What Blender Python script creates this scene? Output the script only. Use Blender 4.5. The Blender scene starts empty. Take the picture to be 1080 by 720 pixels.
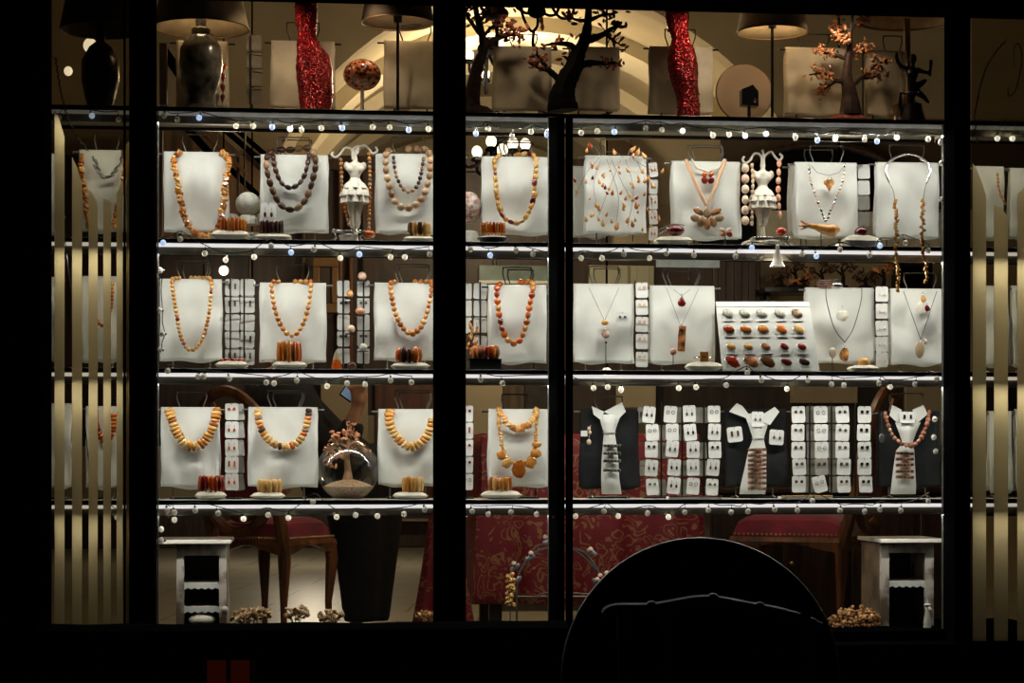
import bpy, math, random
from mathutils import Vector, Matrix, noise
rnd = random.Random(7)
S = bpy.context.scene
COL = S.collection
PI = math.pi

# ------------------------------------------------------------------ camera, world, exposure
F = 2112.0                      # focal length in pixels of the 1080-wide frame
YAW = math.radians(5.8)
CX, CY = 540.0, 490.0           # principal point (lens shifted up, camera level)
CAM = Vector((0.0, -6.5, 1.4))
cd = bpy.data.cameras.new('camera'); cam = bpy.data.objects.new('camera', cd); COL.objects.link(cam)
cam.location = CAM; cam.rotation_euler = (PI/2, 0, -YAW)
cd.sensor_fit = 'HORIZONTAL'; cd.sensor_width = 36; cd.lens = F/1080*36
cd.shift_x = 0; cd.shift_y = (CY-360)/1080
S.camera = cam
S.view_settings.view_transform = 'Standard'; S.view_settings.look = 'None'
S.view_settings.exposure = 0.0; S.view_settings.gamma = 1; S.view_settings.use_curve_mapping = False
wd = bpy.data.worlds.new('night'); S.world = wd; wd.use_nodes = True
wd.node_tree.nodes['Background'].inputs[0].default_value = (0.7, 0.7, 0.75, 1)
wd.node_tree.nodes['Background'].inputs[1].default_value = 0.0035
LED_W = 3.0                     # watts per metre of shelf light
LED_COL = (1.0, 0.995, 0.915)
ROOM_W = 60.0
LED_TILT = -13.0                  # degrees from straight down, towards the back

def P(px, py, Y):               # point seen at pixel (px, py), on the plane y = Y
    d = Vector((math.sin(YAW), math.cos(YAW), 0)) + Vector((math.cos(YAW), -math.sin(YAW), 0))*((px-CX)/F) + Vector((0, 0, (CY-py)/F))
    return CAM + d*((Y-CAM.y)/d.y)
def mpp(px, Y):                 # metres per pixel there
    return (P(px, CY, Y) - P(px, CY+1, Y)).z
def X(px, Y): return P(px, CY, Y).x
def Zp(px, py, Y): return P(px, py, Y).z

# ------------------------------------------------------------------ materials
MATS = {}
def mat(name, col, rough=.5, metal=0, var=.12, scale=25, bump=0, bscale=None, spec=.5, col2=None, emit=0, ecol=None, rand=None, coat=0, trans=0, kind='noise', sheen=0):
    if name in MATS: return MATS[name]
    m = bpy.data.materials.new(name); m.use_nodes = True
    nt = m.node_tree; N = nt.nodes; L = nt.links; b = N['Principled BSDF']
    b.inputs['Roughness'].default_value = rough; b.inputs['Metallic'].default_value = metal
    b.inputs['Specular IOR Level'].default_value = spec
    b.inputs['Coat Weight'].default_value = coat
    b.inputs['Transmission Weight'].default_value = trans
    b.inputs['Sheen Weight'].default_value = sheen
    tc = N.new('ShaderNodeTexCoord')
    if kind == 'voronoi':
        t = N.new('ShaderNodeTexVoronoi'); t.inputs['Scale'].default_value = scale; fo = t.outputs['Distance']
    elif kind == 'wood':
        mp = N.new('ShaderNodeMapping'); mp.inputs['Scale'].default_value = (6, 6, .6); L.new(tc.outputs['Object'], mp.inputs[0])
        t = N.new('ShaderNodeTexNoise'); t.inputs['Scale'].default_value = scale; t.inputs['Detail'].default_value = 5; L.new(mp.outputs[0], t.inputs['Vector']); fo = t.outputs[0]
    else:
        t = N.new('ShaderNodeTexNoise'); t.inputs['Scale'].default_value = scale; t.inputs['Detail'].default_value = 4; fo = t.outputs[0]
    if kind != 'wood': L.new(tc.outputs['Object'], t.inputs['Vector'])
    r = N.new('ShaderNodeValToRGB')
    c2 = col2 or tuple(max(0, c*(1-var*1.6)) for c in col)
    c1 = col if col2 else tuple(min(1, c*(1+var)) for c in col)
    r.color_ramp.elements[0].color = (*c2, 1); r.color_ramp.elements[1].color = (*c1, 1)
    r.color_ramp.elements[0].position = .35; r.color_ramp.elements[1].position = .65
    L.new(fo, r.inputs[0]); out = r.outputs[0]
    if rand:                    # every copy its own shade
        oi = N.new('ShaderNodeObjectInfo'); rr = N.new('ShaderNodeValToRGB'); rr.color_ramp.interpolation = 'LINEAR'
        es = rr.color_ramp.elements
        es[0].color = (*rand[0], 1); es[1].color = (*rand[-1], 1)
        for i, c in enumerate(rand[1:-1]): e = es.new((i+1)/(len(rand)-1)); e.color = (*c, 1)
        L.new(oi.outputs['Random'], rr.inputs[0])
        mx = N.new('ShaderNodeMix'); mx.data_type = 'RGBA'; mx.blend_type = 'MULTIPLY'; mx.inputs[0].default_value = .55
        L.new(rr.outputs[0], mx.inputs[6]); L.new(r.outputs[0], mx.inputs[7]); out = mx.outputs[2]
    L.new(out, b.inputs['Base Color'])
    if emit:
        b.inputs['Emission Color'].default_value = (*(ecol or col), 1); b.inputs['Emission Strength'].default_value = emit
    if bump:
        bp = N.new('ShaderNodeBump'); bp.inputs['Strength'].default_value = bump; bp.inputs['Distance'].default_value = .004
        t2 = N.new('ShaderNodeTexNoise' if kind != 'voronoi' else 'ShaderNodeTexVoronoi'); t2.inputs['Scale'].default_value = bscale or scale*4
        L.new(tc.outputs['Object'], t2.inputs['Vector']); L.new(t2.outputs[0], bp.inputs['Height']); L.new(bp.outputs[0], b.inputs['Normal'])
    MATS[name] = m; return m

def glass_mat(name, gloss=.04, tint=(1, 1, 1), fres=False, rough=0.0):
    if name in MATS: return MATS[name]
    m = bpy.data.materials.new(name); m.use_nodes = True; nt = m.node_tree; N = nt.nodes; L = nt.links
    N.remove(N['Principled BSDF']); o = N['Material Output']
    t = N.new('ShaderNodeBsdfTransparent'); t.inputs[0].default_value = (*tint, 1)
    g = N.new('ShaderNodeBsdfGlossy'); g.inputs['Roughness'].default_value = rough
    mx = N.new('ShaderNodeMixShader'); mx.inputs[0].default_value = gloss
    if fres:
        lw = N.new('ShaderNodeLayerWeight'); lw.inputs[0].default_value = .35
        mp = N.new('ShaderNodeMapRange'); mp.inputs[3].default_value = gloss; mp.inputs[4].default_value = .7
        L.new(lw.outputs['Facing'], mp.inputs[0]); pw = N.new('ShaderNodeMath'); pw.operation = 'POWER'; pw.inputs[1].default_value = 2.2
        L.new(mp.outputs[0], pw.inputs[0]); L.new(pw.outputs[0], mx.inputs[0])
    L.new(t.outputs[0], mx.inputs[1]); L.new(g.outputs[0], mx.inputs[2]); L.new(mx.outputs[0], o.inputs[0])
    MATS[name] = m; return m

def frost_mat(name, col, clear):
    m = bpy.data.materials.new(name); m.use_nodes = True; nt = m.node_tree; N = nt.nodes; L = nt.links
    N.remove(N['Principled BSDF']); o = N['Material Output']
    t = N.new('ShaderNodeBsdfTransparent'); t.inputs[0].default_value = (*col, 1)
    tl = N.new('ShaderNodeBsdfTranslucent'); tl.inputs[0].default_value = (*col, 1)
    ns = N.new('ShaderNodeTexNoise'); ns.inputs['Scale'].default_value = 6
    tc = N.new('ShaderNodeTexCoord'); L.new(tc.outputs['Object'], ns.inputs['Vector'])
    mr = N.new('ShaderNodeMapRange'); mr.inputs[3].default_value = 1-clear-.04; mr.inputs[4].default_value = 1-clear+.04; L.new(ns.outputs[0], mr.inputs[0])
    mx = N.new('ShaderNodeMixShader'); L.new(mr.outputs[0], mx.inputs[0])
    L.new(t.outputs[0], mx.inputs[1]); L.new(tl.outputs[0], mx.inputs[2]); L.new(mx.outputs[0], o.inputs[0])
    MATS[name] = m; return m

def milk_mat(name, col):        # frosted glass that lets light through
    m = bpy.data.materials.new(name); m.use_nodes = True; nt = m.node_tree; N = nt.nodes; L = nt.links; b = N['Principled BSDF']
    b.inputs['Base Color'].default_value = (*col, 1); b.inputs['Roughness'].default_value = .25
    tl = N.new('ShaderNodeBsdfTranslucent'); tl.inputs[0].default_value = (*col, 1)
    lw = N.new('ShaderNodeLayerWeight'); lw.inputs[0].default_value = .3; mr = N.new('ShaderNodeMapRange'); mr.inputs[3].default_value = .5; mr.inputs[4].default_value = .65
    L.new(lw.outputs['Facing'], mr.inputs[0]); mx = N.new('ShaderNodeMixShader'); L.new(mr.outputs[0], mx.inputs[0])
    L.new(b.outputs[0], mx.inputs[1]); L.new(tl.outputs[0], mx.inputs[2]); L.new(mx.outputs[0], N['Material Output'].inputs[0])
    MATS[name] = m; return m

def tile_mat(name, c1, c2, mortar, scale, w=.5, h=.25, rough=.4):
    m = bpy.data.materials.new(name); m.use_nodes = True; nt = m.node_tree; N = nt.nodes; L = nt.links; b = N['Principled BSDF']
    tc = N.new('ShaderNodeTexCoord'); mp = N.new('ShaderNodeMapping'); mp.inputs['Rotation'].default_value = (0, 0, .12)
    br = N.new('ShaderNodeTexBrick'); br.inputs['Scale'].default_value = scale; br.inputs['Color1'].default_value = (*c1, 1); br.inputs['Color2'].default_value = (*c2, 1)
    br.inputs['Mortar'].default_value = (*mortar, 1); br.inputs['Mortar Size'].default_value = .008; br.inputs['Brick Width'].default_value = w; br.inputs['Row Height'].default_value = h
    L.new(tc.outputs['Object'], mp.inputs[0]); L.new(mp.outputs[0], br.inputs['Vector']); L.new(br.outputs[0], b.inputs['Base Color'])
    b.inputs['Roughness'].default_value = rough; return m

def damask_mat():
    m = bpy.data.materials.new('red_damask'); m.use_nodes = True; nt = m.node_tree; N = nt.nodes; L = nt.links; b = N['Principled BSDF']
    tc = N.new('ShaderNodeTexCoord'); n = N.new('ShaderNodeTexNoise'); n.inputs['Scale'].default_value = 7; n.inputs['Detail'].default_value = 2
    L.new(tc.outputs['Object'], n.inputs['Vector'])
    mxv = N.new('ShaderNodeMix'); mxv.data_type = 'RGBA'; mxv.blend_type = 'ADD'; mxv.inputs[0].default_value = .34
    L.new(tc.outputs['Object'], mxv.inputs[6]); L.new(n.outputs['Color'], mxv.inputs[7])
    v = N.new('ShaderNodeTexVoronoi'); v.inputs['Scale'].default_value = 15; L.new(mxv.outputs[2], v.inputs['Vector'])
    s = N.new('ShaderNodeMath'); s.operation = 'MULTIPLY'; s.inputs[1].default_value = 17; L.new(v.outputs['Distance'], s.inputs[0])
    si = N.new('ShaderNodeMath'); si.operation = 'SINE'; L.new(s.outputs[0], si.inputs[0])
    r = N.new('ShaderNodeValToRGB'); r.color_ramp.elements[0].position = .5; r.color_ramp.elements[1].position = .78
    r.color_ramp.elements[0].color = (.19, .010, .020, 1); r.color_ramp.elements[1].color = (.31, .14, .065, 1)
    n2 = N.new('ShaderNodeTexNoise'); n2.inputs['Scale'].default_value = 14; L.new(tc.outputs['Object'], n2.inputs['Vector'])
    ml = N.new('ShaderNodeMath'); ml.operation = 'MULTIPLY'; L.new(si.outputs[0], ml.inputs[0])
    mr = N.new('ShaderNodeMapRange'); mr.inputs[1].default_value = .36; mr.inputs[2].default_value = .46; L.new(n2.outputs[0], mr.inputs[0]); L.new(mr.outputs[0], ml.inputs[1])
    L.new(ml.outputs[0], r.inputs[0]); L.new(r.outputs[0], b.inputs['Base Color']); b.inputs['Roughness'].default_value = .55
    MATS['red_damask'] = m; return m

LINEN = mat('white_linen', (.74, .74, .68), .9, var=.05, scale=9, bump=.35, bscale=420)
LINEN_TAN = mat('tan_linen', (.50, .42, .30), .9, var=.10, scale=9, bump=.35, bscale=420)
DARKCLOTH = mat('charcoal_cloth', (.010, .011, .011), .95, var=.2, scale=30, bump=.3, bscale=400)
STEEL = mat('grey_wire', (.24, .23, .205), .4, .75, var=.1)
DWIRE = mat('dark_wire', (.03, .028, .025), .4, .7)
BLACK = mat('black_paint', (.0016, .0016, .0018), .9, var=.1, spec=.0)
BLACKG = mat('black_gloss', (.008, .008, .009), .25, var=.1, spec=.4)
GREYM = mat('grey_rail', (.19, .17, .13), .65, 0, var=.06, spec=.2)
BOARD = mat('shelf_board', (.50, .50, .45), .4, var=.10, scale=6)
STRIP_A = mat('led_diffuser_dim', (.5, .48, .44), .4, emit=.10, ecol=(1, .95, .9))
STRIP = mat('led_diffuser', (.8, .8, .8), .4, emit=.8, ecol=(1.0, .96, .93))
AMB = mat('amber', (.80, .50, .22), .16, var=.45, scale=70, spec=.6, rand=[(.30, .07, .01), (.52, .17, .025), (.66, .27, .05), (.74, .38, .10)], coat=.4)
AMBL = mat('honey_amber', (.92, .66, .38), .2, var=.4, scale=70, rand=[(.50, .17, .03), (.72, .32, .08), (.82, .44, .15), (.86, .54, .24)], coat=.3)
BUTTER = mat('butterscotch_amber', (.95, .8, .5), .3, var=.3, scale=50, rand=[(.52, .26, .06), (.70, .40, .13), (.82, .54, .25)])
CHERRY = mat('cherry_amber', (.6, .08, .03), .15, var=.3, scale=50, rand=[(.10, .006, .004), (.24, .02, .012), (.36, .06, .015)], coat=.5)
AMBO = mat('orange_amber', (.95, .4, .1), .14, var=.35, scale=70, rand=[(.26, .03, .004), (.55, .11, .012), (.70, .22, .035)], coat=.5)
BROWNB = mat('brown_bead', (.60, .42, .27), .22, scale=34, col2=(.10, .04, .02), spec=.3, rand=[(.05, .02, .009), (.08, .034, .016), (.14, .065, .03), (.48, .32, .19)])
CREAMB = mat('cream_brown_bead', (.78, .60, .42), .32, scale=42, col2=(.20, .085, .035), spec=.35, rand=[(.22, .10, .04), (.52, .33, .18), (.72, .54, .34), (.40, .22, .11)])
DARKB = mat('dark_bead', (.05, .02, .015), .25, var=.4, scale=60)
IVORY = mat('ivory', (.72, .66, .55), .5, var=.12, scale=30, bump=.1)
PEARL = mat('pale_bead', (.78, .68, .56), .25, var=.15, scale=60, rand=[(.8, .6, .42), (.85, .75, .62), (.75, .5, .4)])
SILVER = mat('silver', (.72, .70, .68), .22, 1.0, var=.1)
PILLOW = mat('cream_pillow', (.66, .60, .48), .9, var=.08, bump=.3, bscale=300)
CARD = mat('white_card', (.78, .77, .72), .6, var=.03)
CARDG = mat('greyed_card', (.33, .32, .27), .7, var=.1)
WOODD = mat('dark_wood', (.045, .022, .012), .45, var=.35, scale=6, kind='wood')
WOODM = mat('walnut_wood', (.15, .055, .02), .35, var=.4, scale=5, kind='wood', bump=.1)
WOODG = mat('gilt_wood', (.16, .08, .025), .4, var=.15, scale=8)
PLASTER = mat('beige_plaster', (.42, .35, .225), .85, var=.08, scale=2.5, bump=.15, bscale=40)
PLASTER2 = mat('warm_plaster', (.36, .29, .18), .85, var=.10, scale=2.5, bump=.15, bscale=40)
RIBM = mat('pale_rib_plaster', (.62, .55, .40), .85, var=.06, scale=3)
VELVET = mat('crimson_velvet', (.20, .004, .022), .8, var=.25, scale=10, sheen=.25)
BRASS = mat('brass_nails', (.5, .36, .15), .3, .9)
SHABBY = mat('shabby_paint', (.56, .50, .42), .7, col2=(.13, .085, .05), scale=9)
_r = [n for n in SHABBY.node_tree.nodes if n.type == 'VALTORGB'][0]; _r.color_ramp.elements[0].position = .44; _r.color_ramp.elements[1].position = .56
SHABBYT = mat('shabby_top', (.70, .64, .56), .6, var=.08, scale=14)
SHADE = mat('parchment_shade', (.48, .37, .23), .8, var=.2, scale=9)
SHADED = mat('brown_shade', (.11, .075, .045), .8, var=.25, scale=9)
CERAM = mat('grey_glaze', (.10, .095, .08), .25, var=.6, scale=16, coat=.3)
BARK = mat('dark_bark', (.020, .008, .005), .75, spec=.15, var=.5, scale=40, bump=.5)
LEAFR = mat('russet_leaf', (.30, .07, .03), .4, var=.5, scale=30)
LEAFA = mat('amber_leaf', (.55, .22, .09), .3, var=.5, scale=40)
LEAFB = mat('pale_amber_leaf', (.66, .30, .10), .25, var=.5, scale=60)
BULBW = milk_mat('frosted_bulb', (.86, .82, .74))
BULBB = mat('lit_blue_bulb', (.6, .7, .9), .3, emit=.75, ecol=(.50, .68, 1.0))
BULBL = mat('lit_white_bulb', (.8, .8, .8), .3, emit=1.1, ecol=(1, .97, .92))
GLOW = mat('lamp_glow', (1, .95, .85), .4, emit=1.35, ecol=(1.0, .88, .66))
SKIN = mat('skin', (.42, .20, .12), .5, var=.1)
COATM = mat('black_wool', (.010, .010, .012), .95, var=.2, bump=.2, bscale=200)
DRIED = mat('dried_petals', (.55, .27, .09), .6, var=.5, scale=60)
STONE = mat('pale_stone', (.60, .58, .50), .7, var=.12, scale=60, bump=.3)
PAPERW = mat('white_paper', (.74, .74, .68), .7, var=.03)
DAMASK = damask_mat()
GLASS = glass_mat('clear_glass', .015)
GLASSS = glass_mat('tinted_side_glass', .03, (.74, .71, .64))
BOWLG = glass_mat('bowl_glass', .28, (.90, .91, .86), True, .14)

# ------------------------------------------------------------------ mesh building
class MB:
    def __init__(s): s.v = []; s.f = []
    def add(s, vs, fs):
        o = len(s.v); s.v += [tuple(v) for v in vs]; s.f += [tuple(i+o for i in f) for f in fs]; return s
    def box(s, c, d, rot=None):
        c = Vector(c); hx, hy, hz = d[0]/2, d[1]/2, d[2]/2
        vs = [Vector((x, y, z)) for x in (-hx, hx) for y in (-hy, hy) for z in (-hz, hz)]
        if rot is not None: vs = [rot @ v for v in vs]
        return s.add([c+v for v in vs], [(0, 1, 3, 2), (4, 6, 7, 5), (0, 4, 5, 1), (2, 3, 7, 6), (0, 2, 6, 4), (1, 5, 7, 3)])
    def tube(s, pts, r, seg=6, cap=True):
        pts = [Vector(p) for p in pts]; n = len(pts)
        rs = r if isinstance(r, (list, tuple)) else [r]*n
        vs = []; up = None
        for i, p in enumerate(pts):
            t = (pts[min(i+1, n-1)] - pts[max(i-1, 0)])
            if t.length < 1e-9: t = Vector((0, 0, 1))
            t.normalize()
            if up is None:
                up = Vector((0, 1, 0)) if abs(t.y) < .9 else Vector((1, 0, 0))
            a = t.cross(up)
            if a.length < 1e-6: a = t.cross(Vector((1, .3, .2)))
            a.normalize(); b = a.cross(t).normalized(); up = b
            for k in range(seg):
                q = 2*PI*k/seg; vs.append(p + (a*math.cos(q) + b*math.sin(q))*rs[i])
        fs = [(i*seg+k, i*seg+(k+1) % seg, (i+1)*seg+(k+1) % seg, (i+1)*seg+k) for i in range(n-1) for k in range(seg)]
        if cap: fs += [tuple(range(seg))[::-1], tuple((n-1)*seg+k for k in range(seg))]
        return s.add(vs, fs)
    def lathe(s, prof, c=(0, 0, 0), seg=24, ruffle=0, nr=9, cap=True):
        c = Vector(c); vs = []; n = len(prof)
        for i, (r, z) in enumerate(prof):
            for k in range(seg):
                q = 2*PI*k/seg; rr = r*(1+(ruffle*math.sin(nr*q) if ruffle and i > 0 else 0))
                vs.append(c+Vector((rr*math.cos(q), rr*math.sin(q), z)))
        fs = [(i*seg+k, i*seg+(k+1) % seg, (i+1)*seg+(k+1) % seg, (i+1)*seg+k) for i in range(n-1) for k in range(seg)]
        if cap: fs += [tuple(range(seg))[::-1], tuple((n-1)*seg+k for k in range(seg))]
        return s.add(vs, fs)
    def ell(s, c, r, rot=None, u=12, w=8):
        c = Vector(c); vs = [Vector((0, 0, r[2]))]
        for i in range(1, w):
            a = PI*i/w
            for k in range(u):
                q = 2*PI*k/u; vs.append(Vector((r[0]*math.sin(a)*math.cos(q), r[1]*math.sin(a)*math.sin(q), r[2]*math.cos(a))))
        vs.append(Vector((0, 0, -r[2])))
        if rot is not None: vs = [rot @ v for v in vs]
        fs = [(0, 1+k, 1+(k+1) % u) for k in range(u)]
        fs += [(1+i*u+k, 1+(i+1)*u+k, 1+(i+1)*u+(k+1) % u, 1+i*u+(k+1) % u) for i in range(w-2) for k in range(u)]
        o = 1+(w-2)*u; fs += [(o+k, len(vs)-1, o+(k+1) % u) for k in range(u)]
        return s.add([c+v for v in vs], fs)
    def prism(s, poly, y0, y1):     # poly: (x, z) outline, thickness along y
        n = len(poly); vs = [(x, y0, z) for x, z in poly]+[(x, y1, z) for x, z in poly]
        fs = [tuple(range(n)), tuple(range(2*n-1, n-1, -1))]+[(i, i+n, (i+1) % n+n, (i+1) % n) for i in range(n)]
        return s.add(vs, fs)
    def grid(s, fn, nu, nv):
        vs = [fn(i/(nu-1), j/(nv-1)) for j in range(nv) for i in range(nu)]
        return s.add(vs, [(j*nu+i, j*nu+i+1, (j+1)*nu+i+1, (j+1)*nu+i) for j in range(nv-1) for i in range(nu-1)])
    def mesh(s, name, m, smooth=True):
        me = bpy.data.meshes.new(name); me.from_pydata(s.v, [], s.f); me.materials.append(m)
        if smooth:
            me.polygons.foreach_set('use_smooth', [True]*len(me.polygons))
            me.update()
        return me

def part(name, mb, m, parent, smooth=True, bevel=0, solid=0, remesh=0, sub=0, label=None, angle=35):
    me = mb.mesh(name, m, smooth)
    if smooth: 
        try: me.set_sharp_from_angle(angle=math.radians(angle))
        except Exception: pass
    o = bpy.data.objects.new(name, me); COL.objects.link(o)
    if parent: o.parent = parent
    if solid:
        md = o.modifiers.new('solid', 'SOLIDIFY'); md.thickness = solid; md.offset = 0
    if remesh:
        md = o.modifiers.new('fuse', 'REMESH'); md.mode = 'VOXEL'; md.voxel_size = remesh; md.use_smooth_shade = True
        md = o.modifiers.new('soft', 'SMOOTH'); md.iterations = 4
    if sub:
        md = o.modifiers.new('sub', 'SUBSURF'); md.levels = sub; md.render_levels = sub
    if bevel:
        md = o.modifiers.new('bevel', 'BEVEL'); md.width = bevel; md.segments = 2; md.limit_method = 'ANGLE'
    if label: o['label'] = label
    return o
USED = set()
def tag(o, label, cat, group=None, kind=None):
    if label: o['label'] = label
    if cat: o['category'] = cat
    if group: o['group'] = group
    if kind: o['kind'] = kind
    return o
def thing(name, label, cat, loc, group=None, rotz=0):
    o = bpy.data.objects.new(name, None); COL.objects.link(o); o.empty_display_size = .02
    o.location = loc; o.rotation_euler = (0, 0, rotz)
    return tag(o, label, cat, group)
def struct(name, mb, m, **k):
    o = part(name, mb, m, None, **k); o['kind'] = 'structure'; return o
def inst(name, me, parent, loc, rot=None, sc=(1, 1, 1)):
    o = bpy.data.objects.new(name, me); COL.objects.link(o); o.parent = parent
    o.location = loc
    if rot is not None:
        o.rotation_mode = 'QUATERNION'; o.rotation_quaternion = rot.to_quaternion() if isinstance(rot, Matrix) else rot
    o.scale = sc; return o

UNIT = {}
def unit(kind, m):              # shared unit-size meshes (about 1 m across, scaled by each copy)
    key = (kind, m.name)
    if key in UNIT: return UNIT[key]
    b = MB(); sm = True
    if kind == 'ball': b.ell((0, 0, 0), (.5, .5, .5), u=12, w=8)
    elif kind == 'oval': b.ell((0, 0, 0), (.5, .5, .58), u=12, w=8)
    elif kind == 'chip':
        b.ell((0, 0, 0), (.5, .5, .5), u=7, w=4); sm = False
        b.v = [tuple(Vector(v)*(.8+.45*noise.noise(Vector(v)*5+Vector((3, 1, 7))))*1.1) for v in b.v]
    elif kind == 'nugget':
        b.ell((0, 0, 0), (.5, .42, .55), u=10, w=6)
        b.v = [tuple(Vector(v)*(1+.35*noise.noise(Vector(v)*3.1))) for v in b.v]
    elif kind == 'disc':        # flat slice, axis along z (the string)
        b.lathe([(.3, -.22), (.48, -.2), (.5, 0), (.48, .2), (.3, .22)], seg=12)
    elif kind == 'slab':
        b.lathe([(.2, -.52), (.40, -.44), (.5, -.15), (.48, .2), (.38, .44), (.2, .5)], seg=9)
        b.v = [tuple(Vector((v[0], v[1]*.7, v[2]))*(1+.3*noise.noise(Vector(v)*2.3+Vector((5, 2, 8))))) for v in b.v]
    elif kind == 'drop':
        b.lathe([(.02, .55), (.12, .35), (.34, .0), (.42, -.22), (.3, -.44), (.05, -.55)], seg=10)
    UNIT[key] = b.mesh(kind, m, sm); return UNIT[key]

def spline(pts, n=12):          # Catmull-Rom through the points
    pts = [Vector(p) for p in pts]; out = []
    q = [pts[0]*2-pts[1]]+pts+[pts[-1]*2-pts[-2]]
    for i in range(1, len(q)-2):
        a, b, c, d = q[i-1:i+3]
        for k in range(n):
            t = k/n
            out.append(.5*((2*b)+(c-a)*t+(2*a-5*b+4*c-d)*t*t+(3*b-a-3*c+d)*t**3))
    out.append(pts[-1]); return out
def along(path, step):
    out = []; acc = 0; nxt = step/2
    for a, b in zip(path, path[1:]):
        l = (b-a).length
        while l > 1e-9 and acc+l >= nxt:
            out.append((a.lerp(b, (nxt-acc)/l), (b-a).normalized())); nxt += step
        acc += l
    return out
ORD = ['first', 'second', 'third', 'fourth', 'fifth', 'sixth', 'seventh', 'eighth', 'ninth', 'tenth']
# ------------------------------------------------------------------ room lights are in their lamps' builders; large structure
FLOOR = 0.60
ZA, ZB, ZC, ZD = [1.4+(490-y)*.003093 for y in (118.8, 255.2, 389.8, 526.6)]
SHELFZ = {'A': ZA, 'B': ZB, 'C': ZC, 'D': ZD}
DECK = P(540, 664, .1).z

# shop front: piers, header, sill, all black
YF0, YF1 = -.13, -.02
def pier(name, xa, xb, za, zb, y0=YF0, y1=YF1, m=BLACK, bevel=.004):
    b = MB(); b.box(((xa+xb)/2, (y0+y1)/2, (za+zb)/2), (xb-xa, y1-y0, zb-za)); return struct(name, b, m, bevel=bevel)
ztop = P(540, -260, 0).z
XL0, XL1 = X(136, YF0), X(165.5, YF1)
pier('trim_1', XL0, XL1, 0, ztop)
pier('trim_2', X(456.5, YF1), X(491.5, YF0), 0, ztop)
pier('trim_3', X(995.5, YF1), X(1024, YF0), 0, ztop)
zs_l, zs_r = P(300, 655, YF0).z, P(900, 679, YF0).z
pier('trim_4', X(-400, 0), X(1500, 0), 0, zs_r, YF0-.02, YF1)              # plinth under the window
zh = P(700, 12, YF1).z
pier('trim_5', X(-400, 0), X(1500, 0), zh, zh+1.6, YF0-.02, YF1)           # header
pier('wall_left', X(-500, 0), X(50, YF0), 0, ztop, YF0-.06, YF1)
zmul = P(596, 121, -.1).z
b = MB()
for xa, xb in ((588, 595.2), (598, 604)):
    b.box(((X(xa, -.1)+X(xb, -.1))/2, -.085, (zs_r+zmul)/2), (X(xb, -.1)-X(xa, -.1), .05, zmul-zs_r))
struct('trim_6', b, BLACK, bevel=.002)
pier('trim_7', X(130.5, -.06), X(132.5, -.06), zs_r, zh, -.075, -.05)
b = MB(); b.box((0, -5, -.03), (16, 12, .06)); struct('pavement', b, mat('asphalt', (.03, .03, .032), .9, scale=80, bump=.3))

# glass
def pane(name, xa, xb, m, y=-.06):
    x0, x1 = X(xa, y), X(xb, y)
    b = MB(); b.box(((x0+x1)/2, y, (zs_r+zh)/2), (x1-x0, .006, zh-zs_r)); return struct(name, b, m, smooth=False)
pane('window_1', 166, 456, GLASS); pane('window_2', 492, 995, GLASS)
wl = pane('window_4', 50, 136, GLASSS); wr = pane('window_5', 1025, 1110, GLASSS)
FROST = frost_mat('frosted_stripe', (.66, .61, .48), .10)
FROSTF = frost_mat('frosted_stripe_faint', (.50, .42, .28), .25)
def stripe(win, xa, xb, yt, m=FROST, slope=0):
    x0, x1 = X(xa, -.066), X(xb, -.066); zt = P((xa+xb)/2, yt, -.066).z; k = slope*mpp(xa, -.06)
    b = MB(); b.prism([(x0, zs_r), (x1, zs_r), (x1, zt-k), ((x0+x1)/2, zt-k*.2), (x0, zt+k*.3)], -.0665, -.0645)
    part('frosted_stripe', b, m, win, smooth=False)
for xa, xb, yt, sl in ((57.5, 68, 122, 22), (76, 86.5, 172, 22), (93.5, 103, 203, 12), (109, 117, 210, 4), (123, 129.5, 200, -12)): stripe(wl, xa, xb, yt, slope=sl)
stripe(wl, 133, 143, 150, FROSTF)
for xa, xb, yt, sl in ((1026, 1040, 180, 26), (1048.5, 1063, 218, 10), (1073, 1090, 200, -14)): stripe(wr, xa, xb, yt, slope=sl)
ETCH = mat('etched_line', (.20, .16, .10), .8)
def swag(win, pts):
    b = MB(); path = spline([P(x, y, -.068) for x, y in pts], 8)
    for i, (p, t) in enumerate(along(path, .011)):
        a = math.atan2(t.z, t.x)+.6*(-1)**i; q = Vector((math.cos(a), 0, math.sin(a)))*.008
        b.tube([p-q, p+q*.3, p+q], [.0012, .003, .001], 5)
    part('etched_swag', b, ETCH, win)
swag(wl, [(58, 60), (66, 105), (78, 138), (93, 160)]); swag(wl, [(138, 140), (131, 155), (127, 170)])
swag(wr, [(1062, 42), (1050, 55), (1040, 72), (1033, 95), (1028, 125), (1031, 150)])
b = MB(); b.tube(spline([P(x, y, -.068) for x, y in ((1063, 92), (1064, 101), (1070, 97), (1075, 80), (1078, 60), (1074, 46), (1069, 52), (1070, 70))], 8), .002, 5)
for pts in (((1053, 143), (1057, 121)), ((1059, 143), (1062, 121)), ((1056, 133), (1061, 132)), ((1069, 143), (1072, 126)), ((1066, 138), (1065, 143), (1070, 140)), ((1076, 141), (1078, 135), (1080, 141))):
    b.tube([P(x, y, -.068) for x, y in pts], .001, 4)
part('etched_lettering', b, ETCH, wr)

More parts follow.
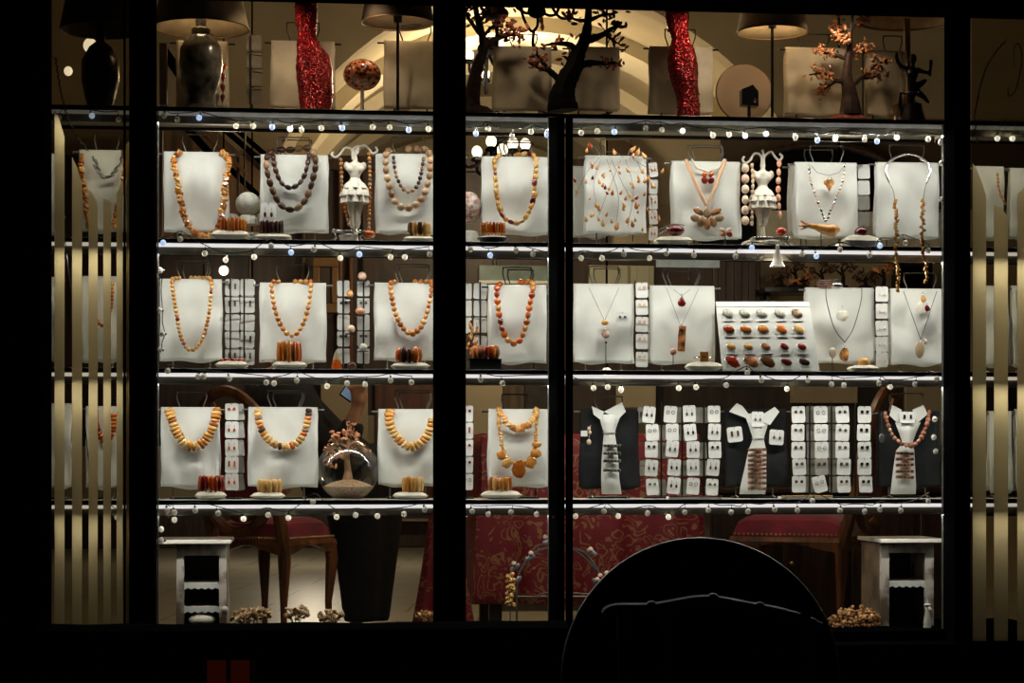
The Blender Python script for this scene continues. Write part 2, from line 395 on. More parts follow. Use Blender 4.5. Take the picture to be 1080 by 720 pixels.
# small window made up for a dim red glow; its curtain emits the light
x0, x1 = X(216, YF0-.03), X(268, YF0-.03); z0 = P(240, 752, YF0-.03).z; z1 = P(240, 686, YF0-.03).z
b = MB()
for xx in (x0, X(241, YF0-.03), X(266, YF0-.03)): b.box((xx, YF0-.035, (z0+z1)/2), (.014, .028, z1-z0-.013))
b.box(((x0+x1)/2, YF0-.035, z1), (x1-x0, .03, .012)); b.box(((x0+x1)/2, YF0-.035, z0), (x1-x0, .03, .012))
w6 = struct('window_6', b, WOODG)
cm = mat('red_glow_curtain', (.3, .02, .012), .8, var=.5, scale=18, emit=.013, ecol=(.8, .09, .02))
b = MB(); b.grid(lambda u, v: (x0+(x1-x0)*u, YF0-.024-.003*math.sin(u*30), z0+(z1-z0)*v), 40, 4); part('glowing_curtain', b, cm, w6)

# ------------------------------------------------------------------ the room behind
b = MB(); b.box((.6, 7.0, FLOOR-.05), (12, 13.2, .1))
struct('floor', b, tile_mat('stone_tiles', (.36, .33, .27), (.42, .39, .31), (.12, .10, .08), 1.1, .9, .7, .35))
# vaulted ceiling on a beige arch wall
YV, YE = 2.5, 13.0
vc = P(560, 300, 3.0); R = 1.30
ang = [PI*i/40 for i in range(41)]
b = MB(); b.grid(lambda u, v: (vc.x+R*math.cos(PI*u), YV+(YE-YV)*v, vc.z+R*1.0*math.sin(PI*u)), 41, 12)
struct('ceiling', b, PLASTER)
def arch_wall(name, y, r, x0, x1, zt, m, th=.12, zb=None):
    zb = vc.z if zb is None else zb
    b = MB(); n = 40
    inner = [(vc.x+r*math.cos(PI*i/n), vc.z+r*math.sin(PI*i/n)) for i in range(n+1)]
    outer = []
    for i in range(n+1):
        a = PI*i/n; dx, dz = math.cos(a), math.sin(a)
        t = min((x1-vc.x)/dx if dx > 1e-6 else 1e9, (x0-vc.x)/dx if dx < -1e-6 else 1e9, (zt-vc.z)/dz if dz > 1e-6 else 1e9)
        outer.append((vc.x+dx*t, vc.z+dz*t))
    vs = [(p[0], yy, p[1]) for yy in (y, y+th) for ring in (inner, outer) for p in ring]; m1 = n+1
    fs = []
    for i in range(n):
        fs += [(i, i+1, m1+i+1, m1+i), (2*m1+i, 3*m1+i, 3*m1+i+1, 2*m1+i+1), (i, 2*m1+i, 2*m1+i+1, i+1)]
    b.add(vs, fs); return struct(name, b, m, smooth=False)
arch_wall('wall_back', YV-.02, R-.001, X(40, 2.5)-2.0, X(1040, 2.5)+1.5, vc.z+R+.07, PLASTER2)
CEIL = vc.z+R+.06
b = MB(); b.box((.6, 1.25, CEIL+.05), (12, 2.6, .1)); struct('ceiling_front', b, PLASTER2)
for i, yy in enumerate((3.1, 4.1, 5.2, 6.6, 8.4)):
    b = MB(); w = .34
    def rib(u, v, yy=yy):
        r = R-.07; return (vc.x+r*math.cos(PI*u), yy+w*v, vc.z+r*math.sin(PI*u))
    b.grid(rib, 41, 3)
    for e in (0, 1):
        b.grid(lambda u, v, e=e, yy=yy: (vc.x+(R-.07*v)*math.cos(PI*u), yy+w*e, vc.z+(R-.07*v)*math.sin(PI*u)), 41, 2)
    struct('trim_%d' % (90+i), b, RIBM)
b = MB(); b.box((vc.x, YE, 2.2), (8, .1, 4.4)); struct('wall_rear', b, PLASTER)
b = MB(); b.box((vc.x, YE-.07, FLOOR+.2), (7.9, .04, .4)); struct('trim_80', b, WOODD, bevel=.01)
b = MB(); b.box((X(120, 3)-1.6, 6.8, 2.4), (.1, 13, 5)); struct('wall_west', b, PLASTER2)
b = MB(); b.box((X(1010, 3)+1.3, 6.8, 2.4), (.1, 13, 5)); struct('wall_east', b, PLASTER2)
# timber partition: panelled, dark, across the room below the arch
YP = 2.38
def panel(name, xa, xb, ya, yb, m=WOODD, y=YP, th=.05, bevel=.004):
    p, q = P(xa, yb, y), P(xb, ya, y)
    b = MB(); b.box(((p.x+q.x)/2, y+th/2, (p.z+q.z)/2), (q.x-p.x, th, q.z-p.z)); return struct(name, b, m, bevel=bevel)
k = 11
def trim(*a, **kw):
    global k; k += 1; return panel('trim_%d' % k, *a, **kw)
zpart = P(400, 168, YP).z; zlow = FLOOR
p, q = X(30, YP), X(640, YP)
WOODP = mat('dark_panelling', (.036, .019, .011), .5, var=.35, scale=5, kind='wood')
b = MB(); b.box(((p+q)/2-.9, YP+.03, (zpart+1.62)/2), (q-p+1.8, .05, zpart-1.62)); struct('wall_partition', b, WOODP)
for xa in (215, 262, 318, 357, 368, 382, 470, 520, 600): trim(xa, xa+4, 170, 396, m=WOODM if xa in (357, 368) else WOODD, y=YP-.03, th=.03)
trim(170, 640, 168, 176, m=WOODD, y=YP-.04, th=.05)
# lower part of the back: pale wall showing at row three, dark below the table line
trim(60, 345, 404, 470, m=WOODD, y=YP+.05)
trim(395, 470, 396, 530, m=mat('red_brown_panel', (.09, .03, .016), .5, var=.3, scale=5, kind='wood'), y=YP-.02)
trim(338, 388, 397, 500, m=PLASTER2, y=YP-.04)
trim(486, 530, 396, 480, m=PLASTER, y=YP-.03)
trim(530, 553, 396, 450, m=mat('grey_brown_panel', (.10, .065, .035), .6, var=.3, scale=6, kind='wood'), y=YP-.03)
trim(553, 640, 400, 470, m=mat('dark_drab_panel', (.04, .035, .028), .7), y=YP-.01)  # panel of one even dark tone
# right side: beige wall with a black arched window, then tall dark door and a tiled niche
trim(600, 1120, 222, 400, m=PLASTER2, y=YP+.06)
trim(640, 760, 140, 224, m=PLASTER, y=YP+.07)
trim(760, 1120, 130, 224, m=mat('umber_plaster', (.085, .06, .035), .85, var=.15, scale=4), y=YP+.07)
b = MB(); c = P(865, 260, YP); rx = 132*mpp(865, YP); rz = 108*mpp(865, YP)
out = [(c.x+rx*math.cos(PI*i/36), c.z+rz*math.sin(PI*i/36)) for i in range(37)]
b.prism(out, YP+.0, YP+.05); struct('window_7', b, mat('night_glass', (.006, .006, .007), .15, spec=.3))
b = MB(); b.tube([(x, YP-.005, z) for x, z in out], .018, 8); struct('trim_60', b, WOODD)
trim(800, 1000, 224, 262, m=mat('pale_shelf_back', (.50, .48, .38), .8), y=YP-.06, th=.04)
b = MB(); pts = [P(x, y, YP-.03) for x, y in ((640, 142), (662, 150), (682, 172), (694, 205), (698, 240), (640, 240))]
b.prism([(q_.x, q_.z) for q_ in pts], YP-.05, YP-.0); struct('trim_61', b, mat('brown_arch', (.085, .045, .02), .6, var=.2, scale=5))
dr = trim(752, 802, 268, 400, m=WOODD, y=YP-.03); dr.name = 'door_1'
for xa in (758, 775, 790): trim(xa, xa+8, 272, 400, m=WOODP, y=YP-.045, th=.02)
trim(590, 752, 262, 400, m=WOODP, y=YP-.02)
TILE = tile_mat('cream_tiles', (.40, .40, .29), (.34, .34, .24), (.20, .19, .13), 9, .5, .42)
w8 = trim(621, 690, 280, 312, m=TILE, y=YP-.06, th=.02); w8.name = 'window_8'
TEAL = mat('pale_teal_pane', (.20, .27, .25), .3, var=.3, scale=6)
w9 = trim(505, 578, 280, 310, m=TEAL, y=YP-.04, th=.02); w9.name = 'window_9'
trim(505, 578, 296, 299, m=PAPERW, y=YP-.055, th=.02)
trim(604, 650, 396, 520, m=WOODP, y=YP-.04)
trim(650, 692, 398, 430, m=PLASTER, y=YP-.05)
trim(692, 1110, 396, 545, m=mat('umber_panel', (.030, .022, .014), .7, var=.3, scale=5, kind='wood'), y=YP-.0)
trim(835, 905, 398, 425, m=PLASTER2, y=YP-.03)
trim(955, 1010, 396, 470, m=PLASTER2, y=YP-.02)
# sloping beams by the left stair
def beam(a, c, y, w, m=BLACK):
    pa, pb = P(*a, y), P(*c, y); d = (pb-pa); n = Vector((-d.z, 0, d.x)).normalized()*w*mpp(a[0], y)/2
    b = MB(); b.prism([((pa+n).x, (pa+n).z), ((pb+n).x, (pb+n).z), ((pb-n).x, (pb-n).z), ((pa-n).x, (pa-n).z)], y, y+.06)
    global k; k += 1; struct('trim_%d' % k, b, m, bevel=.003)
beam((228, 128), (300, 190), 1.9, 5); beam((238, 126), (310, 188), 1.95, 4); beam((195, 132), (225, 165), 1.9, 7)
beam((205, 132), (260, 182), 1.85, 2.5, WOODG); beam((172, 52), (200, 92), 1.9, 10); beam((240, 175), (272, 205), 1.9, 5)
for xa, ya, yb, w in ((258, 128, 200, 2), (167, 128, 250, 9), (251, 165, 210, 3)): beam((xa, ya), (xa+.01, yb), 1.88, w, WOODD)
beam((172, 45), (172.1, 110), 1.86, 8, WOODD)
WEDGE = mat('stair_boards', (.13, .075, .035), .55, var=.4, scale=6, kind='wood')
b = MB(); b.prism([(P(x, y, 2.2).x, P(x, y, 2.2).z) for x, y in ((168, 132), (222, 132), (300, 205), (300, 260), (168, 260))], 2.2, 2.24); struct('trim_70', b, WEDGE)
# display deck (window board) behind the sill
b = MB(); b.box(((X(20, 0)+X(1110, 0))/2, .20, DECK-.02), (X(1110, 0)-X(20, 0), .48, .04)); struct('trim_71', b, BLACK, bevel=.004)
b = MB(); b.box(((X(20, 0)+X(1110, 0))/2, .44, (DECK+FLOOR)/2-.02), (X(1110, 0)-X(20, 0), .03, DECK-FLOOR)); struct('trim_72', b, WOODD)

# ------------------------------------------------------------------ shelves, each with its light rail
def shelf(lbl, xa, xb, z, px_len, strip=STRIP, w=LED_W, lamp=True):
    x0, x1 = X(xa, 0), X(xb, 0); xm = (x0+x1)/2; L = x1-x0
    t = thing('display_shelf', lbl, 'shelf', (xm, 0, z))
    b = MB(); b.box((0, .165, -.006), (L, .32, .012)); part('shelf_board', b, BOARD, t, bevel=.002)
    b = MB(); b.box((0, .001, -.0075), (L, .012, .0145)); part('front_edge', b, BLACKG, t, bevel=.002)
    b = MB(); b.box((0, .325, -.012), (L, .012, .022)); part('rear_bar', b, BLACKG, t, bevel=.002)
    b = MB(); b.box((0, .012, -.034), (L, .012, .034)); part('rail', b, GREYM, t, bevel=.002)
    b = MB(); b.box((0, .004, -.0215), (L, .008, .011)); part('light_strip', b, strip, t)
    n = max(1, round(L/.9))
    if lamp:
        for i in range(n):
            ld = bpy.data.lights.new('strip_light', 'AREA'); ld.shape = 'RECTANGLE'; ld.size = L/n*.98; ld.size_y = .012; ld.energy = w*L/n; ld.color = LED_COL
            lo = bpy.data.objects.new('strip_light', ld); COL.objects.link(lo); lo.parent = t
            lo.location = (-L/2+L/n*(i+.5), -.002, -.054); lo.rotation_euler = (math.radians(LED_TILT), 0, 0)
    return t
ROWN = {'A': 'topmost', 'B': 'second', 'C': 'third', 'D': 'lowest'}
BAYS = (('far left', 44, 140), ('left', 146, 588), ('right', 590, 1006), ('far right', 1018, 1120))
for r, z in SHELFZ.items():
    for nm, xa, xb in BAYS:
        where = {'far left': 'behind the far left striped pane', 'left': 'in the left bay of the window', 'right': 'in the right bay of the window', 'far right': 'behind the far right striped pane'}[nm]
        shelf('long %s display shelf with pale light strip %s' % (ROWN[r], where), xa, xb, z, 0, STRIP_A if r == 'A' else STRIP, LED_W*({'A': 1.0, 'B': 1.0, 'C': .9, 'D': .55}[r])*(.75 if 'far' in nm else 1))
# uprights carrying the shelves
def upright(lbl, xa, xb, m=GREYM, y=.02, zt=None):
    x0, x1 = X(xa, y), X(xb, y); t = thing('shelf_upright', lbl, 'post', ((x0+x1)/2, y, DECK))
    h = (zt or ZA-.015)-DECK
    b = MB(); b.box((0, 0, h/2), (x1-x0, .02, h)); part('post', b, m, t, bevel=.002)
upright('slim grey upright left of the central double mullion', 578, 587, mat('grey_green_metal', (.075, .08, .07), .45, .4), y=-.015)
upright('slim grey upright against the right pier', 993.8, 995.4, MATS['grey_green_metal'], y=-.015)
upright('slim grey upright against the left pier', 165.8, 167.2, MATS['grey_green_metal'], y=-.015)
# ------------------------------------------------------------------ builders for the goods
def drape_mb(w, h, seed, front_off=0.0):
    r = .007; prof = []
    nf = 16
    for i in range(nf): prof.append(('f', 1-i/nf))
    for i in range(7): prof.append(('a', i/6))
    for i in range(1, 13): prof.append(('b', i/12))
    b = MB(); nu = 17; sd = Vector((seed*3.7, seed*1.3, 0))
    def fn(u, v):
        kind, t = prof[min(len(prof)-1, round(v*(len(prof)-1)))]
        x = (u-.5)*w
        if kind == 'f':
            z = -h*t; wr = noise.noise(Vector((x*13, z*9, 0))+sd)*.019+noise.noise(Vector((x*30, z*12, 5))+sd)*.006
            y = -r-.012*t+wr*min(1, t*3)
            xx = x*(1+.05*t*noise.noise(Vector((seed, t*2, 3))))+.004*t*noise.noise(Vector((z*15, seed, 1)))
            if t > .97: z += .004*math.sin(u*9+seed)+.006*abs(u-.5)**2*4
            return (xx, y, z)
        if kind == 'a':
            a = PI*t; return (x, -r*math.cos(a), r*math.sin(a)+.001)
        z = -h*.97*t; return (x*1.01+.002*math.sin(z*30+seed), r+.016*t+noise.noise(Vector((x*12, z*8, 9))+sd)*.006*min(1, t*3), z)
    b.grid(fn, nu, len(prof)); return b
def handle_pts(a0, a1, h):      # narrow-waisted wire loop
    w = a1-a0
    return [(a0+.10*w, 0, 0), (a0+.07*w, 0, h*.25), (a0+.0*w, 0, h*.55), (a0-.02*w, 0, h*.72), (a0, 0, h*.92), (a0+.05*w, 0, h), (a1-.05*w, 0, h), (a1, 0, h*.92), (a1+.02*w, 0, h*.72), (a1, 0, h*.55), (a1-.07*w, 0, h*.25), (a1-.10*w, 0, 0)]
nst = 0
STANDS = {}
def stand(key, row, x0, x1, yt, yb, label, hd=None, Y=.13, cloth=LINEN, wire=STEEL, grp='draped necklace stands', double=False, legs=True):
    global nst; nst += 1
    zs = SHELFZ[row]; a, c = P(x0, yt, Y), P(x1, yt, Y); w = c.x-a.x; xm = (a.x+c.x)/2; zt = P((x0+x1)/2, yt, Y).z
    zb = max(P((x0+x1)/2, yb, Y).z, zs+.012); h = zt-zb
    t = thing('necklace_stand', label, 'necklace stand', (xm, Y, zs), grp); H = zt-zs
    o = part('linen_cover' if cloth is not DARKCLOTH else 'cloth_cover', drape_mb(w, h, nst), cloth, t, solid=.0022)
    o.location.z = H
    b = MB(); b.tube([(-w/2-.022, 0, H), (w/2+.022, 0, H)], .0032, 8)
    part('rod', b, wire, t)
    if hd:
        hx0, hx1, hy = hd; a0, a1 = X(hx0, Y)-xm, X(hx1, Y)-xm; hh = P((hx0+hx1)/2, hy, Y).z-zt
        b = MB(); b.tube([(p[0], p[1]+.002, p[2]+H) for p in spline(handle_pts(a0, a1, hh), 4)], .0022, 6)
        if double: b.tube([(p[0]*.9+.012, p[1]+.012, p[2]*.9+H) for p in spline(handle_pts(a0, a1, hh), 4)], .0022, 6)
        part('handle', b, wire, t)
    if legs:
        for s in (-1, 1):
            b = MB(); b.tube([(s*w*.3, .004, H), (s*w*.3, .012, H*.5), (s*w*.3, .014, .010), (s*w*.3, -.03, .003)], .003, 6); part('leg', b, wire, t)
        b = MB(); b.box((0, .02, .004), (w*.7, .06, .006)); part('foot', b, DWIRE, t, bevel=.001)
    STANDS[key] = (t, Y, w, xm, zt)
    return t

def beads(label, cat, pts, step, kind, mats, size, Y=.108, grp=None, name='necklace', jitter=.0, sizes=None, closed=False, cord=True, flat=None, offs=None, swell=0, cordm=None):
    """pts: pixels along the string; size in pixels (w across the string, h along it)"""
    path = spline([P(p[0], p[1], (p[2] if len(p) > 2 else Y)) for p in pts], 10); m0 = mpp(pts[0][0], Y)
    base = min(path, key=lambda v: v.z)
    t = thing(name, label, cat, base.copy(), grp)
    if cord:
        b = MB(); b.tube([p-base for p in path], .0009, 5); part('cord', b, cordm or DWIRE, t)
    pos = along(path, step*m0); n = len(pos)
    for i, (p, d) in enumerate(pos):
        m = rnd.choice(mats) if isinstance(mats, (list, tuple)) else mats
        me = unit(kind, m); f = 1+swell*(1-abs(2*i/max(1, n-1)-1)) if swell else 1
        s = Vector((size[0], size[0]*.8, size[1]))*m0*f*(1+rnd.uniform(-jitter, jitter))
        z = d; y = Vector((0, -1, 0)); x = y.cross(z).normalized(); y = z.cross(x).normalized()
        R3 = Matrix((x, y, z)).transposed()
        R3 = R3 @ Matrix.Rotation(rnd.uniform(0, 6.28) if kind in ('ball', 'chip', 'oval', 'nugget') else rnd.uniform(-.3, .3), 3, 'Z') @ Matrix.Rotation(rnd.uniform(-.14, .14), 3, 'Y')
        off = Vector((rnd.uniform(-1, 1), rnd.uniform(-.3, .3), rnd.uniform(-1, 1)))*m0*(offs or 0)
        inst('bead', me, t, p-base+off, R3, s)
    return t
def mesh_thing(name, label, cat, parts_, at, grp=None):
    """parts_: (name, MB in coordinates relative to at, material, kwargs)"""
    t = thing(name, label, cat, at, grp); first = None
    for nm, b, m, kw in parts_: part(nm, b, m, t, **kw)
    return t
def pillow(label, x0, x1, y0, y1, Y=.055, row='B', m=PILLOW, name='display_pillow', cat='pillow'):
    zs = SHELFZ[row]; xm = (X(x0, Y)+X(x1, Y))/2; w = X(x1, Y)-X(x0, Y); h = max(.014, (y1-y0)*1.3*mpp(x0, Y))
    t = thing(name, label, cat, (xm, Y, zs), 'small display pillows')
    b = MB(); n = 15
    def fn(s):
        def g(u, v):
            x, y = (u-.5)*2, (v-.5)*2
            e = max(0, (1-x**4)*(1-y**4))**.5
            return (x*w/2*(1-.06*(1-abs(y))), y*.038*(1-.06*(1-abs(x))), h/2+s*h/2*e*(1+.12*noise.noise(Vector((x*3+x0, y*3, s)))))
        return g
    b.grid(fn(1), n, 9); b.grid(fn(-1), n, 9); part('cushion', b, m, t)
    b = MB(); b.tube([(-w/2, -.037, h/2), (w/2, -.037, h/2)], .0016, 6); part('piping', b, m, t)
    return h
def bracelet(label, x0, x1, y0, y1, mats, n=11, kind='slab', Y=.055, row='B', base=None, name='bracelet', grp='amber bracelets on pillows'):
    """stretch bracelet standing on its edge ring: n beads seen on the front half, n-2 behind"""
    xm = (X(x0, Y)+X(x1, Y))/2; r = (X(x1, Y)-X(x0, Y))/2; zb = P((x0+x1)/2, y1, Y).z
    if base is not None: zb = max(zb, base)
    h = P(x0, y0, Y).z-P(x0, y1, Y).z
    t = thing(name, label, 'bracelet', (xm, Y, zb), grp)
    tot = int(n*1.7)
    for i in range(tot):
        a = 2*PI*i/tot-PI/2; bw = 2*PI*r*.75/tot
        m = rnd.choice(mats)
        p = Vector((math.cos(a)*(r-bw*.4), math.sin(a)*r*.62, h/2))
        R3 = Matrix.Rotation(a+PI/2, 3, 'Z')
        inst('bead', unit(kind, m), t, p, R3, (bw*1.15, bw*1.3, h*rnd.uniform(.88, 1.05)))
    b = MB(); b.tube([(math.cos(q/24*2*PI)*(r-.002)*.9, math.sin(q/24*2*PI)*r*.55, h/2) for q in range(25)], .001, 5); part('elastic', b, DWIRE, t)
    return t
def earring_pair(t, w, h, style, m, y=-.0035):
    for s in (-1, 1):
        b = MB(); x = s*w*.2
        if style == 'drop': b.tube([(x, y, h*.30), (x, y-.001, h*.12)], .0006, 4); b.ell((x, y-.0015, -h*.02), (w*.09, .0025, h*.12), u=8, w=6)
        elif style == 'stud': b.ell((x, y-.001, h*.16), (w*.12, .0025, w*.12), u=8, w=6)
        elif style == 'ring': b.tube([(x+math.cos(q/10*2*PI)*w*.11, y-.001, h*.12+math.sin(q/10*2*PI)*w*.13) for q in range(11)], .0009, 4)
        elif style == 'bar': b.box((x, y-.001, h*.06), (w*.13, .003, h*.34))
        elif style == 'square': b.box((x, y-.001, h*.16), (w*.2, .003, w*.22))
        part('earring', b, m, t)
EMS = [mat('earring_brown', (.10, .04, .02), .3, rand=[(.08, .03, .01), (.2, .09, .03), (.05, .04, .03)]), mat('earring_steel', (.16, .15, .14), .3, .7), mat('earring_black', (.015, .014, .012), .25), mat('earring_amber', (.45, .14, .03), .2)]
def card(label, cx, cy, w, h, rot, Y, style, em, cm=CARD, grp=None, hang=True):
    c = P(cx, cy, Y); m = mpp(cx, Y); w *= m; h *= m
    t = thing('earring_card', label, 'earring card', c, grp); t.rotation_euler = (rnd.uniform(-.05, .05), rot, rnd.uniform(-.15, .15))
    b = MB(); r = w*.14; pl = []
    for sx, sz, a0 in ((1, 1, 0), (-1, 1, 90), (-1, -1, 180), (1, -1, 270)):
        for q in range(4):
            a = math.radians(a0+q*30); pl.append((sx*(w/2-r)+r*math.cos(a), sz*(h/2-r)+r*math.sin(a)))
    b.prism(pl, -.0012, .0012); part('card', b, cm, t, smooth=False)
    if hang:
        b = MB(); b.tube([(0, -.002, h*.42), (0, -.002, h*.5), (0, .004, h*.54)], .0009, 4); part('hook', b, DWIRE, t)
    if style: earring_pair(t, w, h, style, em)
    return t
def rack(label, rods, cross, x0, x1, yt, Y, row, wire=DWIRE, name='earring_rack'):
    """upright wire rods on a flat foot, with cross wires that carry the cards"""
    zs = SHELFZ[row]; xm = (X(x0, Y)+X(x1, Y))/2; w = X(x1, Y)-X(x0, Y); H = P(x0, yt, Y).z-zs
    t = thing(name, label, 'earring rack', (xm, Y, zs), 'earring card racks')
    for rx in rods:
        b = MB(); b.tube([(X(rx, Y)-xm, 0, 0), (X(rx, Y)-xm, 0, H)], .0028, 6); part('upright', b, wire, t)
    for cy in cross:
        b = MB(); z = P(x0, cy, Y).z-zs; b.tube([(-w/2, 0, z), (w/2, 0, z)], .0014, 5); part('cross_wire', b, wire, t)
    b = MB(); b.box((0, .005, .003), (w*.9, .05, .006)); part('foot', b, DWIRE, t, bevel=.001)
    return t
def gem(b, c, r, rot=0, n=0): b.ell(c, r, Matrix.Rotation(rot, 3, 'Y'), u=10, w=7)
def pendant(label, pts, Y, shapes, cordm=STEEL, r=.0008, grp='pendant necklaces', cat='necklace', name='pendant_necklace'):
    """a thin chain through pts and pendants: (px, py, w, h, material, kind, rot)"""
    base = P(shapes[-1][0], shapes[-1][1], Y); t = thing(name, label, cat, base, grp)
    if pts:
        b = MB()
        for line in pts: b.tube([P(p[0], p[1], Y)-base for p in line] if len(line) < 4 else [v-base for v in spline([P(p[0], p[1], Y) for p in line], 8)], r, 5)
        part('chain', b, cordm, t)
    for px_, py_, w, h, m, kind, rot in shapes:
        k_ = mpp(px_, Y); b = MB(); c = P(px_, py_, Y-.006)-base
        if kind == 'drop': 
            prof = [(.0005, h*k_*.5), (w*k_*.16, h*k_*.32), (w*k_*.42, 0), (w*k_*.5, -h*k_*.2), (w*k_*.36, -h*k_*.42), (.0005, -h*k_*.5)]
            b.lathe(prof, seg=12); b.v = [tuple(Matrix.Rotation(rot, 3, 'Y') @ Vector((v[0], v[1]*.55, v[2]))+c) for v in b.v]
        elif kind == 'rock':
            b.ell((0, 0, 0), (w*k_/2, .006, h*k_/2), u=9, w=6); b.v = [tuple(Matrix.Rotation(rot, 3, 'Y') @ (Vector(v)*(1+.4*noise.noise(Vector(v)*90+c)))+c) for v in b.v]
        elif kind == 'slab': b.box(c, (w*k_, .007, h*k_), Matrix.Rotation(rot, 3, 'Y'))
        else: gem(b, c, (w*k_/2, .005, h*k_/2), rot)
        part('pendant', b, m, t, bevel=.002 if kind == 'slab' else 0)
        b = MB(); b.tube([c+Vector((math.cos(q/8*2*PI)*.003, 0, h*k_*.5+.002+math.sin(q/8*2*PI)*.003)) for q in range(9)], .0008, 4); part('bail', b, SILVER, t)
    return t
# ------------------------------------------------------------------ row two of the window (upper jewellery shelf, B)
SF = .095                       # depth of beads in front of the covers
stand('S1', 'B', 173, 241, 163, 247, 'white linen necklace stand carrying the long amber chip necklace, left end of second shelf', (193, 228, 142))
beads('long necklace of jagged honey amber chips, left end of second shelf', 'necklace', [(190, 161, .12), (184, 164, .11), (184, 175), (187, 192), (191, 215), (197, 234), (207, 246), (220, 249), (230, 241), (235, 220), (238, 195), (241, 175), (240, 165, .11), (232, 161, .12)], 2.9, 'chip', [AMBL, AMBL, AMB], (8.5, 6), SF, jitter=.2, offs=.6)
stand('S2', 'B', 275, 346, 166, 247, 'white linen necklace stand with two strands of brown oval beads', (293, 326, 145), double=True)
beads('outer necklace of large dark brown oval beads with cream top beads', 'necklace', [(289, 158, .125), (282, 165, .10), (281, 176), (284, 190), (289, 204), (296, 216), (306, 221), (316, 218), (323, 209), (328, 196), (331, 184), (333, 172), (330, 160, .11), (322, 156, .125), (306, 158, .13), (295, 158, .13)], 9.3, 'oval', [BROWNB], (7.5, 9), SF)
beads('short inner necklace of brown oval beads hung inside a larger brown one', 'necklace', [(288, 163, .11), (289, 172), (292, 183), (297, 193), (306, 198), (315, 194), (321, 185), (324, 174), (326, 164, .11)], 7.6, 'oval', [BROWNB, DARKB], (6, 7.3), SF)
stand('S3', 'B', 396, 462, 165, 248, 'white linen necklace stand with two strands of cream and brown round beads', (414, 447, 145))
beads('large round mottled cream and brown bead necklace beside the white figure', 'necklace', [(411, 157, .13), (407, 163, .10), (407, 178), (410, 194), (414, 208), (422, 218), (433, 219), (443, 212), (449, 200), (453, 185), (454, 168, .10), (450, 158, .12), (442, 157, .13), (425, 157, .135)], 8.6, 'ball', [CREAMB], (8.2, 8.2), SF)
beads('small inner necklace of dark and cream round beads between larger mottled beads', 'necklace', [(415, 164, .105), (416, 175), (419, 188), (425, 199), (433, 202), (440, 196), (444, 184), (447, 165, .105)], 5.2, 'ball', [DARKB, CREAMB, CREAMB], (4.8, 4.8), SF)
stand('S4', 'B', 508, 579, 168, 249, 'white linen necklace stand with uneven amber nuggets, right of the central pier', (527, 560, 148), double=True)
beads('necklace of uneven honey amber nuggets with a few cherry ones', 'necklace', [(528, 163, .13), (522, 168, .105), (522, 180), (523, 195), (525, 212), (530, 227), (541, 235), (551, 233), (558, 223), (563, 208), (564, 192), (565, 175), (564, 165, .11), (556, 162, .13), (542, 164, .135)], 6.3, 'nugget', [BUTTER, AMBL, BUTTER, BUTTER, CHERRY], (6.4, 7), SF, jitter=.2)
stand('S5b', 'B', 604, 640, 178, 252, 'plain pale linen stand half hidden behind the amber twig spray', None, Y=.24)
stand('S5', 'B', 617, 681, 167, 249, 'white linen stand scattered with amber drops on wire twigs', (634, 665, 147))
stand('S6', 'B', 708, 780, 173, 254, 'white linen stand with pale cord necklace and amber flower pendant', (726, 761, 153), double=True)
stand('S7b', 'B', 832, 900, 177, 250, 'plain white linen stand tucked behind the silver link necklace stand', (849, 878, 158), Y=.20)
stand('S7', 'B', 838, 903, 174, 253, 'white linen stand with the silver link necklace and heart pendant', (855, 889, 154))
stand('S8', 'B', 923, 989, 174, 253, 'white linen stand with silver neck ring and long amber tassels, right end of second shelf', (939, 974, 153))
# wire spray with amber leaves
def twig_spray(label, Y, lines, leaves, at):
    base = P(*at, Y); t = thing('amber_twig_spray', label, 'amber ornament', base)
    b = MB()
    for l in lines: b.tube([v-base for v in spline([P(x, y, Y+rnd.uniform(-.008, .008)) for x, y in l], 5)], .0009, 5)
    part('wire_stems', b, DWIRE if 'dark' in label else STEEL, t)
    for x, y, s in leaves:
        c = P(x, y, Y-rnd.uniform(.0, .014))-base
        inst('amber_drop', unit('drop', rnd.choice([LEAFB, LEAFB, AMBL, AMB, CHERRY] if rnd.random() < .45 else [LEAFB, AMBL])), t, c, Matrix.Rotation(rnd.uniform(-.7, .7), 3, 'Y'), Vector((s*.75, s*.5, s))*mpp(x, Y))
    return t
lines = [[(634, 165), (628, 156), (622, 150)], [(632, 164), (640, 160), (650, 161), (657, 166)], [(664, 168), (668, 158), (673, 152)], [(668, 166), (676, 160), (680, 164)], [(632, 166), (620, 180), (612, 195), (607, 208)], [(634, 168), (626, 195), (632, 225)], [(640, 168), (652, 205), (650, 235)], [(660, 168), (668, 200), (662, 240)], [(668, 168), (685, 178), (698, 181)], [(672, 170), (684, 200), (690, 230)], [(645, 168), (660, 200), (672, 215)], [(655, 168), (640, 205), (630, 232)]]
lv = [(622, 153, 8), (619, 158, 6), (648, 160, 7), (668, 157, 8), (673, 160, 9), (679, 164, 8), (668, 164, 6), (699, 180, 6), (624, 173, 5), (630, 176, 6), (625, 187, 5), (618, 191, 5), (632, 191, 6), (636, 195, 5), (643, 198, 6), (646, 203, 6), (655, 203, 5), (662, 179, 6), (668, 196, 6), (674, 190, 6), (678, 180, 6), (681, 190, 7), (680, 204, 6), (664, 205, 6), (668, 210, 6), (658, 216, 6), (672, 208, 6), (629, 216, 6), (632, 219, 7), (618, 231, 6), (636, 235, 8), (651, 238, 9), (645, 233, 5), (662, 232, 7), (667, 236, 7), (684, 188, 6), (688, 195, 7), (683, 220, 6), (695, 230, 6), (608, 202, 5), (606, 190, 5), (671, 217, 7), (660, 209, 5), (640, 226, 5)]+[(rnd.uniform(620, 690), rnd.uniform(172, 244), rnd.uniform(3.2, 5.5)) for _ in range(26)]
